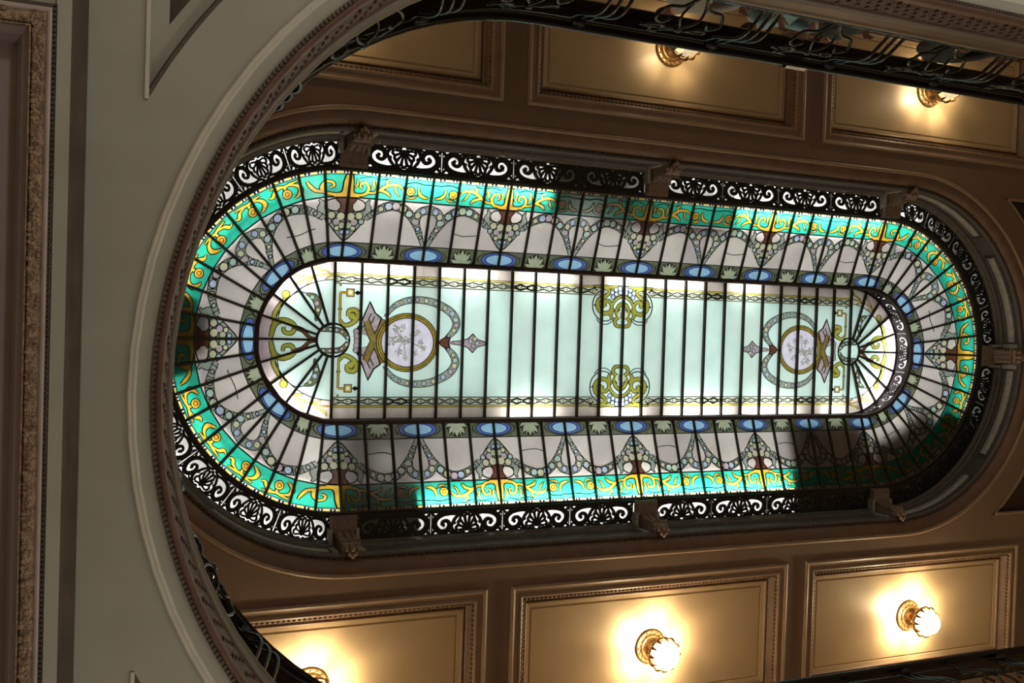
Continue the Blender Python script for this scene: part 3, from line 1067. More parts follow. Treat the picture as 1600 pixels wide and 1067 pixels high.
# gold S-scrolls and brackets in the fan
for s in (-1, 1):
    sc_ = catmull([(cX - .66, s * .02), (cX - .62, s * .16), (cX - .52, s * .20), (cX - .42, s * .15), (cX - .44, s * .07), (cX - .52, s * .075), (cX - .53, s * .13)], 5)
    D.lined(sc_, [.018, .028, .026, .022, .02, .018, .014], 4, ('gold_scroll', s, 0))
    D.lined(catmull([(cX - .43, s * .13), (cX - .33, s * .10), (cX - .26, s * .03), (cX - .19, s * .012)], 4), [.02, .02, .014, .01], 4.2, ('brown_scroll', s))
    D.lined(catmull([(cX - .62, s * .14), (cX - .63, s * .25), (cX - .58, s * .36), (cX - .50, s * .46)], 4), [.02, .02, .014, .006], 4.1, ('gold_scroll', s, 1))
    D.ringed((cX - .515, s * .475), .04, 4.5, ('gold_scroll', s, 2), None, .008, 8)
    D.lined(catmull([(cX - .30, s * .49), (cX - .22, s * .46), (cX - .17, s * .38), (cX - .175, s * .29), (cX - .19, s * .2)], 4), [.004, .034, .038, .026, .006], 4.3, ('fan_leaf', s))
    for j, (x, y) in enumerate(((-.235, .455), (-.185, .39), (-.17, .32), (-.185, .25))):
        D.ringed((cX + x, s * y), (.022, .027, .022, .015)[j], 5, ('flower_bead', 20 + 10 * (s > 0) + j), None, .005, 8)
    D.ribbon(catmull([(cX - .59, s * .22), (cX - .54, s * .38), (cX - .40, s * .50), (cX - .28, s * .49)], 4), .0045, 2.5, 'lead')
    # gold staff with key ends
    D.lined([(cX + .07, s * .20), (cX + .07, s * .36), (cX + .07, s * .52)], [.008, .008, .008], 4, ('gold_staff', s), .005)
    D.lined([(cX + .07, s * .52), (cX + .14, s * .52)], [.008, .008], 4, ('gold_staff', s), .005)
    D.poly([(cX + .135, s * .475), (cX + .225, s * .475), (cX + .225, s * .565), (cX + .135, s * .565)], 4.1, 'lead')
    D.poly([(cX + .143, s * .483), (cX + .217, s * .483), (cX + .217, s * .557), (cX + .143, s * .557)], 4.2, ('gold_staff', s))
    D.poly([(cX + .160, s * .50), (cX + .200, s * .50), (cX + .200, s * .54), (cX + .160, s * .54)], 4.3, ('staff_eye', s))
    D.poly([(cX + .225, s * .52), (cX + .255, s * .495), (cX + .31, s * .52), (cX + .255, s * .545)], 4.2, 'lead')
    D.lined([(cX + .07, s * .585), (cX + .07, s * .62)], [.006, .006], 4.1, ('gold_staff', s), .004)
    D.poly([(cX + .045, s * .33), (cX + .095, s * .33), (cX + .07, s * .39)], 4.3, 'lead')
    # olive volute
    D.lined(catmull([(cX + .07, s * .22), (cX + .13, s * .165), (cX + .22, s * .20), (cX + .27, s * .27), (cX + .24, s * .33), (cX + .17, s * .32), (cX + .165, s * .26)], 5), [.012, .018, .022, .024, .024, .022, .016], 4.5, ('olive_volute', s))
    D.ringed((cX + .205, s * .265), .038, 4.8, ('olive_volute', s), None, .006, 10)
    # mauve shell drapery, with ragged lead edge
    D.poly([(cX + .24, s * .10), (cX + .30, s * .20), (cX + .34, s * .30), (cX + .40, s * .44), (cX + .425, s * .40), (cX + .47, s * .31), (cX + .54, s * .26), (cX + .50, s * .14), (cX + .44, s * .04)], 3.4, 'lead')
    D.poly([(cX + .255, s * .10), (cX + .315, s * .20), (cX + .355, s * .30), (cX + .40, s * .415), (cX + .415, s * .385), (cX + .458, s * .30), (cX + .525, s * .25), (cX + .488, s * .14), (cX + .43, s * .045)], 3.6, ('mauve_shell', s))
    D.ribbon(catmull([(cX + .27, s * .13), (cX + .35, s * .17), (cX + .42, s * .30)], 4), .005, 3.8, 'lead')
    D.ribbon(catmull([(cX + .35, s * .12), (cX + .41, s * .18), (cX + .46, s * .27)], 4), .005, 3.8, 'lead')
    # olive crossing straps to the medallion
    D.lined(catmull([(cX + .37, s * .22), (cX + .41, s * .10), (cX + .47, s * -.02), (cX + .56, s * -.13)], 4), [.03, .034, .036, .032], 4.6 + .3 * (s > 0), ('olive_strap', s))
    D.lined(catmull([(cX + .48, s * .06), (cX + .53, s * .14), (cX + .57, s * .24)], 4), [.024, .03, .03], 4.4, ('olive_strap', s))
    # heart-shaped garland band around the medallion
    om = catmull([(-3.00, s * .27), (-2.90, s * .39), (-2.76, s * .455), (-2.60, s * .47), (-2.42, s * .44), (-2.24, s * .35), (-2.165, s * .24), (-2.19, s * .14), (-2.29, s * .04)], 5)
    D.lined(om, [.010, .026, .032, .034, .038, .042, .042, .036, .014], 5, ('garland', s))
    for j, i in enumerate((5, 8, 11, 14, 17, 20, 23, 26, 29, 32, 35, 38)):
        r = (.014, .017, .02, .022, .024, .026, .028, .03, .03, .028, .024, .016)[j]
        D.ringed((om[i][0], om[i][1]), r, 6, ('flower_bead', 60 + 20 * (s > 0) + j), None, .005, 8)
for j, (y) in enumerate((-.10, -.05, 0, .05, .10)):
    D.ringed((cX + .265 - .2 * abs(y) * .5, y), .030, 4.9, ('shell_bead', j), None, .006, 8)
# medallion
mc = (-2.735, .008)
D.circle(mc, .362, 7, 'lead', .330, 36)
D.circle(mc, .354, 7.1, ('medallion_ring', 0), .322, 36)
D.circle(mc, .336, 7.2, 'lead', .304, 36)
D.circle(mc, .331, 7.3, ('medallion_ring', 1), .299, 36)
D.circle(mc, .308, 7.4, 'lead', .276, 36)
D.circle(mc, .300, 7.5, ('medallion_field', 0), .268, 36)
fl_ = [(-.13, -.14, .055), (-.06, -.17, .04), (-.17, -.02, .06), (-.09, -.05, .05), (-.01, -.02, .045), (.06, -.09, .035), (.12, -.12, .03), (.15, .0, .04), (.19, .06, .035), (-.09, .10, .045), (-.02, .17, .035), (.09, .12, .035)]
for j, (x, y, r) in enumerate(fl_):
    for p in range(9):
        a = p * 2.4 + j
        q = r * (.25 + .09 * p)
        D.circle((mc[0] + x + q * math.cos(a), mc[1] + y + q * math.sin(a)), r * (.42 - .02 * p), 8 + j * .01 + p * .001, ('painted_flower' if p % 3 else 'painted_leaf', j), r * (.2 + .03 * (p % 3)), 7, a)
for j, pts in enumerate(([(-.13, -.12), (-.05, .0), (-.02, .15)], [(-.15, .0), (-.02, -.02), (.12, -.10)], [(-.01, -.02), (.09, .02), (.19, .07)], [(-.06, .0), (-.10, .07), (-.10, .16)])):
    D.ribbon(catmull([(mc[0] + x, mc[1] + y) for x, y in pts], 4), .006, 8.5, ('painted_flower', 20 + j))
# brown heart, stem and finial
D.poly([(-2.37, 0), (-2.345, -.035), (-2.28, -.075), (-2.225, -.055), (-2.245, 0), (-2.225, .055), (-2.28, .075), (-2.345, .035)], 7.6, 'lead')
D.poly([(-2.358, 0), (-2.338, -.030), (-2.28, -.064), (-2.24, -.05), (-2.258, 0), (-2.24, .05), (-2.28, .064), (-2.338, .030)], 7.7, ('brown_heart', 0))
D.lined([(-2.24, 0), (-2.16, 0), (-2.08, 0)], [.006, .018, .026], 7.5, ('finial', 0))
D.poly([(-2.09, -.03), (-2.02, -.055), (-1.955, -.115), (-1.90, -.05), (-1.80, -.02), (-1.785, 0), (-1.80, .02), (-1.90, .05), (-1.955, .115), (-2.02, .055), (-2.09, .03)], 7, 'lead')
D.poly([(-2.082, -.025), (-2.015, -.046), (-1.955, -.10), (-1.905, -.043), (-1.81, -.013), (-1.80, 0), (-1.81, .013), (-1.905, .043), (-1.955, .10), (-2.015, .046), (-2.082, .025)], 7.2, ('finial', 0))
for j, (x, y) in enumerate(((-1.985, -.02), (-1.95, .035), (-1.93, -.05), (-1.90, .0))):
    D.ringed((x, y), .022, 7.5, ('flower_bead', 110 + j), None, .005, 8)
# middle floral (this half of it), top and bottom
for s in (-1, 1):
    Y = lambda pts: [(x, s * y) for x, y in pts]
    D.poly(Y([(-.40, .617), (-.34, .70), (-.22, .735), (0, .735), (0, .617)]), 2.6, ('lace_pane', 30, s))
    D.ribbon(Y(catmull([(-.62, .63), (-.50, .655), (-.40, .70), (-.30, .725), (0, .74)], 4)), .006, 2.9, 'lead')
    D.lined(Y(catmull([(-.42, .725), (-.30, .715), (-.19, .675), (-.235, .61), (-.335, .56), (-.345, .47), (-.27, .40), (-.18, .42), (-.155, .49), (-.20, .55), (-.26, .525), (-.24, .475)], 4)),
            [.006, .015, .017, .018, .022, .026, .024, .020, .018, .020, .024, .016], 4, ('olive_scroll', s, 0))
    D.lined(Y(catmull([(-.115, .46), (-.165, .385), (-.13, .33)], 4)), [.006, .022, .006], 3.9, ('olive_scroll', s, 4))
    D.lined(Y(catmull([(-.33, .61), (-.295, .64), (-.235, .65)], 4)), [.004, .014, .004], 3.9, ('pale_petal', s))
    D.ribbon(Y(catmull([(-.13, .32), (-.20, .27), (-.30, .275), (-.36, .33)], 3)), .0045, 3, 'lead')
    D.lined(Y(catmull([(0, .52), (-.05, .50), (-.09, .42), (-.06, .36), (-.105, .315), (-.085, .255), (-.02, .245), (0, .25)], 4)), [.024, .020, .018, .018, .019, .018, .016, .015], 4.2, ('olive_scroll', s, 1))
    D.lined(Y(catmull([(-.15, .50), (-.11, .56), (-.05, .60), (0, .61)], 4)), [.012, .015, .014, .012], 4.1, ('olive_scroll', s, 2))
    D.lined(Y(catmull([(-.09, .735), (-.15, .715), (-.24, .725), (-.33, .735)], 4)), [.012, .016, .014, .004], 4.05, ('olive_scroll', s, 3))
    D.lined(Y(catmull([(-.02, .44), (-.05, .40), (-.03, .34)], 4)), [.016, .022, .008], 4.4, ('pale_petal', s))
    for j, (x, y) in enumerate(((-.040, .655), (-.095, .635), (-.14, .60), (-.045, .705), (-.10, .69), (-.15, .655))):
        D.ringed((x, s * y), .026, 4.6, ('floral_bead', s, j), None, .008, 8)
    ring = [(-.245 + .175 * math.cos(t), .495 + .19 * math.sin(t)) for t in (math.radians(a) for a in range(80, 320, 15))]
    D.ribbon(Y(ring), .006, 3, 'lead')
    D.ribbon(Y(catmull([(-.40, .50), (-.36, .47), (-.34, .43)], 3)), .008, 3.1, 'lead')
GLASS2 = {'mint_pane': 'mint', 'lace_pane': 'lace', 'yellow_strip': 'yellow', 'edge_pane': 'edge', 'fan_pane': 'mint', 'fan_edge_pane': 'pink', 'hub_pane': 'mint', 'hub_garland': 'leaf', 'flower_bead': None,
          'gold_scroll': 'olive', 'brown_scroll': 'urn', 'fan_leaf': 'leaf', 'gold_staff': 'gold', 'staff_eye': 'mint', 'olive_volute': 'olive', 'mauve_shell': 'mauve', 'olive_strap': 'strap', 'garland': 'garland',
          'shell_bead': 'mauve', 'medallion_ring': 'ring_gold', 'medallion_field': 'lavender', 'painted_flower': 'paint', 'painted_leaf': 'paint_leaf', 'brown_heart': 'urn', 'finial': 'mauve', 'olive_scroll': 'olive', 'pale_petal': 'lace',
          'floral_bead': 'bead2', 'lace_bead': None}
half_meshes = []
map2 = lambda x, y, h: Vector((x, y, ZB - h))
lace_v, lace_f = [], []
for ow, (vv, tt) in D.solve().items():
    nm = ow if isinstance(ow, str) else ow[0]
    if nm == 'lead':
        V, F = thick(vv, tt, map2, -0.002, 0.006)
        half_meshes.append(('lead_came', new_mesh('lead_came', V, F, M['lead'])))
        continue
    if nm == 'lace_bead':      # a couple of pixels each: one strip
        b0 = len(lace_v)
        lace_v += [map2(x, y, 0.002) for x, y in vv]
        lace_f += [tuple(i + b0 for i in t) for t in tt]
        continue
    mat = M[GLASS2[nm]] if GLASS2[nm] else M[BEADS[ow[1] % len(BEADS)]]
    if nm == 'fan_edge_pane' and ow[1] in (0, 9): mat = M['edge']
    half_meshes.append((nm, new_mesh(nm, [map2(x, y, 0.0 if nm.endswith('pane') else 0.002) for x, y in vv], tt, mat)))
half_meshes.append(('lace_beads', new_mesh('lace_beads', lace_v, lace_f, M['paleleaf'])))
# bars
for k in range(12):
    mb = MB(); x = cX + PW * k
    mb.box(x - .013, x + .013, -RM, RM, ZB - .035, ZB + .02)
    half_meshes.append(('glazing_bar', new_mesh('glazing_bar', mb.v, mb.f, M['bar'])))
for k in range(1, NS):
    a = PI / 2 + PI * k / NS
    mb = MB()
    xf = lambda p, a=a: Vector((cX + p.x * math.cos(a) - p.y * math.sin(a), p.x * math.sin(a) + p.y * math.cos(a), p.z))
    mb.box(HUB, RM, -.012, .012, ZB - .032, ZB + .02, xf)
    half_meshes.append(('fan_bar', new_mesh('fan_bar', mb.v, mb.f, M['bar'])))
mb = MB()
pts = [(cX + (HUB + .008) * math.cos(PI / 2 + PI * k / 16), (HUB + .008) * math.sin(PI / 2 + PI * k / 16), ZB - .012) for k in range(17)]
mb.tube(pts, .016, 6)
half_meshes.append(('hub_arc', new_mesh('hub_arc', mb.v, mb.f, M['bar'])))
for rz in (0, PI):
    e = empty('glass_section', (0, 0, 0), rz, win2)
    for nm, me in half_meshes:
        o = add_obj(nm, me, e)
        if nm in ('lead_came', 'lace_beads'): o['kind'] = 'stuff'
sweep('panel_frame', [(0.89, ZB - 0.012), (0.850, ZB - 0.012), (0.845, ZB + 0.02), (0.89, ZB + 0.03)], SL, M['frame'], win2, closed=True)
mb = MB(); mb.box(-.013, .013, -RM, RM, ZB - .036, ZB + .02); mb.build('glazing_bar', M['bar'], win2)

# ------------------------------------------------------------------ added light box over the skylight, its fluorescent tubes and shades
hou = empty('window_3')
tag(hou, 'unseen light box added above the skylight border, with fluorescent tubes and shades', 'light box', kind='structure')
sweep('light_box', [(2.36, 9.98), (2.36, 10.42), (1.62, 10.42), (1.50, 10.118)], SL, M['box_paint'], hou)  # added closed box, so that only the tubes light the border
def ring_s(s, R):
    """pane number 0..88 round the ring -> point, outward direction"""
    s %= 88
    for base, L0, kind in ((0, 24, 'a'), (24, 20, 'b'), (44, 24, 'c'), (68, 20, 'd')):
        if s < base + L0 + 1e-9:
            q = s - base
            if kind == 'a': return (-SL + q * PW, -R), (0, -1)
            if kind == 'c': return (SL - q * PW, R), (0, 1)
            t = math.radians(-90 + 9 * q) if kind == 'b' else math.radians(90 + 9 * q)
            sg = 1 if kind == 'b' else -1
            return (sg * SL + R * math.cos(t), R * math.sin(t)), (math.cos(t), math.sin(t))


for s in (7.8, 15.9, 37.4, 48.4, 65.2, 68.0, 76.6, 79.6):
    (xa, ya), (ex, ey) = ring_s(s, 2.34)
    (xb, yb), _ = ring_s(s, 1.53)
    tx, ty = -ey * .006, ex * .006
    mb = MB()
    zb = lambda R: ZO + (RO - R) / (RO - RI) * (ZI - ZO) + .012 if R < RO else ZO
    prof = [(2.34, 9.99), (RO, 10.012), (1.53, zb(1.53)), (1.65, 10.41), (2.34, 10.41)]
    vs = []
    for sg in (-1, 1):
        for R, z in prof:
            (x, y), _ = ring_s(s, R)
            vs.append((x + sg * tx, y + sg * ty, z))
    n = len(prof)
    mb.add(vs, [tuple(range(n)), tuple(range(2 * n - 1, n - 1, -1))] + [(i, (i + 1) % n, (i + 1) % n + n, i + n) for i in range(n)])
    mb.build('baffle', M['white_metal'], hou)  # added divider that keeps an unlit stretch of border dark
TUBES = [(0.35, 3.9), (4.0, 7.5), (16.3, 19.9), (20.2, 23.8)]
TUBES += [(24.3 + 2.15 * i, 24.3 + 2.15 * i + 2.0) for i in range(6)]
TUBES += [(48.8 + 4.1 * i, 48.8 + 4.1 * i + 3.9) for i in range(4)]
TUBES += [(68.3 + 2.0 * i, 68.3 + 2.0 * i + 1.85) for i in range(4)]
TUBES += [(79.8 + 2.0 * i, 79.8 + 2.0 * i + 1.85) for i in range(4)]
for a, b_ in TUBES:
    new = a < 23 or 48 < a < 65
    rt, zt = (1.70, 10.078) if new else (1.69, 10.115)
    (xa, ya), _ = ring_s(a, rt)
    (xb, yb), _ = ring_s(b_, rt)
    mb = MB(); mb.tube([(xa, ya, zt), (xb, yb, zt)], .014, 8)
    mb.build('fluorescent_tube', M['tube_new'] if a < 23 or 48 < a < 65 else M['tube'], hou)
# extra row of tubes, added to whiten the gaps behind the pierced iron frieze
for a, b_ in ((80.6, 84.0), (84.3, 87.6), (68.4, 71.8), (72.2, 75.8), (12.8, 17.6), (18.3, 23.4), (49.0, 53.0), (54.0, 55.6), (57.5, 61.5), (0.6, 3.2), (24.5, 27.0)):
    n = max(1, int((b_ - a) / 1.2))
    mb = MB(); mb.tube([(*ring_s(a + (b_ - a) * i / n, 2.2)[0], 10.30) for i in range(n + 1)], .013, 8)
    mb.build('fluorescent_tube', M['tube_mid'], hou)
# unseen boards added above the glass to keep the daylight off a few panes
for nm, s0, s1, r0, r1 in (('shade_board', 43.9, 48.3, 1.02, 1.52), ('shade_board', 38.2, 43.7, 1.22, 1.52), ('shade_board', 9.6, 15.8, 1.42, 1.54), ('shade_board', 65.0, 68.0, 1.0, 1.52), ('shade_board', 77.2, 79.2, 1.36, 1.54)):
    mb = MB()
    n = max(2, int((s1 - s0) * 1.5))
    vs = []
    for i in range(n + 1):
        for r in (r0, r1):
            (x, y), _ = ring_s(s0 + (s1 - s0) * i / n, r)
            z = ZO + (RO - r) / (RO - RI) * (ZI - ZO) + (.18 if s0 == 65.0 else .08)
            vs += [(x, y, z), (x, y, z + .02)]
    fs = []
    for i in range(n):
        a = i * 4
        fs += [(a, a + 2, a + 6, a + 4), (a + 1, a + 5, a + 7, a + 3), (a, a + 4, a + 5, a + 1), (a + 2, a + 3, a + 7, a + 6)]
    mb.add(vs, fs)
    mb.build(nm, M['timber'], hou)
# tubes over the rim of the middle panel, several of them dead in the photo
for x0, x1, s in ((-3.5, -2.75, -1), (-2.3, -1.75, -1), (-1.35, -.75, -1), (-.15, .30, -1), (.55, 1.1, -1), (1.65, 2.0, -1), (-1.5, -.9, 1), (-.15, .3, 1), (.75, 1.6, 1), (1.9, 2.7, 1), (3.2, 3.5, 1)):
    mb = MB(); mb.tube([(x0, s * .80, ZB + .12), (x1, s * .80, ZB + .12)], .013, 8)
    mb.build('fluorescent_tube', M['tube_mid'], hou)
for a0, a1 in ((-28, 2), (6, 34), (38, 66)):
    mb = MB()
    mb.tube([(SL + .74 * math.cos(math.radians(a)), .74 * math.sin(math.radians(a)), ZB + .13) for a in (a0, (a0 + a1) / 2, a1)], .013, 8)
    mb.build('fluorescent_tube', M['tube_new'], hou)
for a0, a1 in ((100, 122), (124, 143), (217, 236), (238, 260)):
    mb = MB()
    mb.tube([(-SL + .79 * math.cos(math.radians(a)), .79 * math.sin(math.radians(a)), ZB + .10) for a in (a0, (a0 + a1) / 2, a1)], .013, 8)
    mb.build('fluorescent_tube', M['tube_mid'], hou)
sweep('rim_shade', [(0.90, ZB + .02), (0.90, ZB + .19), (0.66, ZB + .19), (0.70, ZB + .15)], SL, M['box_paint'], hou)  # unseen cover added to keep the sky off the unlit rim panes
for x in (-4.2, -2.6, -0.9, 0.9, 2.6, 4.2):  # unseen bars added above the glass for soft shadow stripes
    mb = MB(); mb.box(x - .05, x + .05, -1.9, 1.9, 11.3, 11.45)
    mb.build('shade_bar', M['white_metal'], hou)

# ------------------------------------------------------------------ carved brackets under the grille
def make_bracket():
    e = empty('ceiling_bracket')
    # local frame: +x outward, y along the edge, z up
    mb = MB(); mb.box(1.785 - 2.1, 1.93 - 2.1, -.135, .135, 9.875, 9.955); mb.box(1.77 - 2.1, 1.80 - 2.1, -.145, .145, 9.90, 9.965)
    mb.box(-.17, -.01, -.125, .125, 9.90, 9.96)
    mb.build('block', M['bracket'], e)
    prof = [(-.215, 9.90), (-.175, 9.875), (-.145, 9.80), (-.125, 9.72), (-.115, 9.64), (-.125, 9.60), (-.11, 9.575), (-.02, 9.565), (.02, 9.60), (.02, 9.90)]
    hw = [.10, .10, .095, .09, .085, .095, .09, .09, .09, .10]
    vs = [(x, -h, z) for (x, z), h in zip(prof, hw)] + [(x, h, z) for (x, z), h in zip(prof, hw)]
    n = len(prof)
    mb = MB(); mb.add(vs, [tuple(range(n)), tuple(range(2 * n - 1, n - 1, -1))] + [(i, (i + 1) % n, (i + 1) % n + n, i + n) for i in range(n)])
    mb.build('console', M['bracket'], e)
    for y in (-.068, 0, .068):
        mb = MB()
        mb.tube([(x - .008, y * (1 if i < 2 else .92), z) for i, (x, z) in enumerate(prof[1:5])], [.013] * 4, 5)
        mb.build('flute_rib', M['bracket'], e)
    mb = MB(); mb.box(-.155, -.10, -.105, .105, 9.615, 9.635); mb.build('collar', M['bracket'], e)
    mb = MB()
    for y, r, z, x in ((0, .045, 9.545, -.075), (-.055, .036, 9.555, -.07), (.055, .036, 9.555, -.07), (-.03, .028, 9.525, -.03), (.03, .028, 9.525, -.03), (0, .03, 9.515, -.01), (-.085, .022, 9.575, -.06), (.085, .022, 9.575, -.06)):
        mb.ball((x, y, z), r, 7, 5, (1.1, .8, 1.25))
    mb.build('leaf_drop', M['bracket'], e, smooth=True)
    for s in (-1, 1):
        mb = MB(); mb.box(-.20, 0, s * .14 - .018, s * .14 + .018, 9.86, 9.96); mb.box(-.03, .0, s * .14 - .03, s * .14 + .03, 9.62, 9.90)
        mb.build('side_pilaster', M['stone_light'], e)
    return e


def copy_tree(o, parent=None):
    c = o.copy(); C.objects.link(c)
    if parent is not None: c.parent = parent
    for ch in list(o.children):
        copy_tree(ch, c)
    return c


br0 = make_bracket()
BR = [(-SL, -2.1, -PI / 2, 'carved brown bracket on the upper straight edge, by the bright white curved grille'),
      (0.01, -2.1, -PI / 2, 'carved brown bracket midway along the upper edge, beside unlit dark green glass'),
      (SL, -2.1, -PI / 2, 'carved bracket where the upper edge meets the far curved end'),
      (-SL, 2.1, PI / 2, 'fluted brown bracket on the lower edge, nearest the gallery, leaf drop on tan ceiling'),
      (0.01, 2.1, PI / 2, 'slanting fluted bracket midway along the lower edge, above the brightest ceiling lamp'),
      (SL, 2.1, PI / 2, 'dark shadowed bracket where the lower edge meets the far curved end'),
      (SL + 2.1, 0.0, 0.0, 'grey ribbed bracket at the apex of the far curved end')]
for i, (x, y, rz, lab) in enumerate(BR):
    o = br0 if i == 0 else copy_tree(br0)
    o.location = (x, y, 0); o.rotation_euler = (0, 0, rz)
    tag(o, lab, 'bracket', 'carved brackets around the skylight')

# ------------------------------------------------------------------ globe lamps in the coffers
def make_lamp():
    e = empty('ceiling_lamp')
    mb = MB()
    mb.lathe([(.0, -.004), (.19, -.004), (.195, -.018), (.18, -.03), (.165, -.022), (.15, -.028), (.145, -.042), (.12, -.05), (.10, -.04), (.085, -.05), (.06, -.075), (.04, -.08), (.0, -.085)], 28)
    ro = mb.build('rosette', M['brass'], e, smooth=True)
    for q in range(16):
        a = 2 * PI * q / 16
        mb = MB(); mb.ball((.165 * math.cos(a), .165 * math.sin(a), -.03), .016, 6, 4)
        mb.build('rosette_bead', M['brass'], ro)
    mb = MB(); mb.lathe([(.03, -.07), (.022, -.10), (.035, -.115), (.022, -.13), (.022, -.15), (.05, -.165), (.06, -.18)], 14)
    mb.build('stem', M['brass'], e, smooth=True)
    # crown: cap over the globe with drooping petals
    mb = MB(); mb.lathe([(.166, -.262), (.176, -.236), (.186, -.262), (.186, -.285), (.176, -.292), (.166, -.28), (.166, -.262)], 32)
    cr = mb.build('crown', M['dark_brass'], e, smooth=True)
    mb = MB(); mb.lathe([(.0, -.16), (.05, -.162), (.07, -.166), (.088, -.178), (.085, -.186), (.065, -.178), (.0, -.175)], 24)
    mb.build('crown_cap', M['brass'], cr, smooth=True)
    for q in range(5):
        a = 2 * PI * q / 5 + .5
        mb = MB(); mb.tube([(r * math.cos(a), r * math.sin(a), z) for r, z in ((.045, -.172), (.09, -.168), (.135, -.185), (.165, -.22), (.176, -.26))], [.012, .011, .011, .012, .014], 6)
        mb.build('crown_arm', M['dark_brass'], cr)
    for q in range(12):
        a = 2 * PI * q / 12
        pts = [(.180 * math.cos(a), .180 * math.sin(a), -.27), (.186 * math.cos(a), .186 * math.sin(a), -.305), (.176 * math.cos(a), .176 * math.sin(a), -.345), (.16 * math.cos(a), .16 * math.sin(a), -.365)]
        mb = MB(); mb.tube(pts, [.022, .02, .012, .003], 5)
        mb.build('crown_petal', M['dark_brass'], cr)
    mb = MB(); mb.ball((0, 0, -.325), .152, 24, 14)
    mb.build('globe', M['globe'], e, smooth=True)
    return e


lamp0 = make_lamp()
BULBS = []
for wt in (1.9, 2.0, 1.4, 0.24, 0.60, 0.35):      # the lamps burn unevenly: new, dull and middling bulbs
    ld = bpy.data.lights.new('globe_bulb', 'POINT')
    ld.energy = GLOBE_WATT * wt
    ld.color = (1.0, 0.79, 0.46)
    ld.shadow_soft_size = 0.07
    BULBS.append(ld)
LY = 3.385
LAMPS = [(0, 1, 'lit globe lamp in the lower coffer beside the middle of the skylight, the largest glow'),
         (2, 1, 'lit glass globe lamp with brass crown in the lower coffer at the far end'),
         (0 - 1, 1, 'brass lamp rosette cut off by the railing in the lower coffer nearest the gallery'),
         (0, -1, 'globe lamp half hidden behind the upper railing, dull brass rosette, beside the scroll ironwork'),
         (2, -1, 'globe lamp half hidden behind the upper railing, glowing yellow rosette, far end'),
         (-1, -1, 'globe lamp hidden behind the curved upper railing, only its glow showing')]
lamp_roots = [lamp0] + [copy_tree(lamp0) for q in range(len(LAMPS) - 1)]
for i, (k, s, lab) in enumerate(LAMPS):
    o = lamp_roots[i]
    cx_ = {0: CXS[1], 2: CXS[2], -1: CXS[0]}[k]
    o.location = (cx_, s * LY, ZC + .122)
    tag(o, lab, 'lamp', 'globe lamps in the ceiling coffers')
    if s < 0:
        for ch in o.children:
            if ch.type == 'MESH' and ch.name.startswith('globe'):
                ch.material_slots[0].link = 'OBJECT'
                ch.material_slots[0].material = M['globe_dull']
    lo = add_obj('globe_bulb', BULBS[i])
    lo.parent = o
    lo.location = (0, 0, -.325)

# ------------------------------------------------------------------ gallery: slab, soffit, fascia
D = Design()
XB = -6.14       # right side of the big beam
D.poly([(XB, Y0), (X1, Y0), (X1, Y1), (XB, Y1)], 0, 'soffit')
D.poly(stad_poly(ML, MR + .01, 40, 0, MCY), 1, None)


def corner_tri(s, r=3.03, x0=-5.86, yo=2.55, g=0.0):
    r = r + g
    x0 = x0 + g
    pts = []
    ytip = math.sqrt(r * r - (x0 + ML) ** 2)
    n = 12
    for k in range(n + 1):
        y = ytip + (yo - ytip) * k / n
        pts.append((-ML - math.sqrt(max(r * r - y * y, 0.0001)), 0.106 + s * y))
    pts.append((x0, 0.106 + s * yo))
    return pts


for s in (-1, 1):
    D.poly(corner_tri(s), 1, None)
vv, tt = D.solve()['soffit']
V, F = thick(vv, tt, lambda x, y, h: (x, y, ZM + h), 0.0, 0.10)
sof = mk('ceiling_gallery', V, F, M['beige'])
tag(sof, 'beige plaster underside of the gallery around the oval opening', 'ceiling', kind='structure')
for s in (-1, 1):
    D = Design(); D.poly(corner_tri(s, g=-.03), 0, 'p'); D.poly(corner_tri(s, g=.10), 1, None)
    vv, tt = D.solve()['p']
    V, F = thick(vv, tt, lambda x, y, h: (x, y, ZM + h), .05, .08)
    p = mk('corner_panel', V, F, M['beige'], sof)
    D = Design(); D.poly(corner_tri(s, g=.09), 0, 'p')
    vv, tt = D.solve()['p']
    V, F = thick(vv, tt, lambda x, y, h: (x, y, ZM + h), .12, .14)
    mk('corner_recess', V, F, M['dark_gap'], p)
    ct_ = corner_tri(s)
    mb = MB(); mb.tube([(*ct_[0], ZM - .002), (*ct_[-1], ZM - .002)], .013, 6)
    mb.build('corner_bead', M['beige_trim'], sof)
    mb = MB(); mb.tube([(x, y, ZM + .012) for x, y in ct_[:-1]], .016, 6)
    mb.build('corner_shade', M['dark_gap'], sof)  # shade along the arc edge, put in as a dark strip
sweep('pale_bead', [(2.768, 5.002), (2.763, 4.988), (2.752, 4.985), (2.744, 4.992), (2.738, 4.985), (2.726, 4.988), (2.721, 5.002)], ML, M['beige_trim'], sof, MCY, smooth=True)
fas = empty('trim_9')
tag(fas, 'russet carved moulding edging the gallery opening below the black railing', 'moulding', kind='structure')
sweep('lower_torus', [(2.645, 5.002), (2.64, 4.99), (2.628, 4.982), (2.612, 4.99), (2.602, 5.02), (2.600, 5.06)], ML, M['russet'], fas, MCY, smooth=True)
sweep('carved_band', [(2.600, 5.06), (2.596, 5.07), (2.585, 5.12), (2.572, 5.19), (2.568, 5.22)], ML, M['fascia'], fas, MCY, smooth=True)
sweep('upper_fillet', [(2.568, 5.22), (2.554, 5.225), (2.554, 5.25), (2.563, 5.258), (2.556, 5.32), (2.540, 5.35), (2.538, 5.37), (2.528, 5.38), (2.523, 5.40), (2.530, 5.43), (2.60, 5.44), (2.62, 5.55)], ML, M['fillet'], fas, MCY, smooth=True)
per = 4 * ML + 2 * PI * 2.648
nb = int(per / 0.027)
mb = MB()
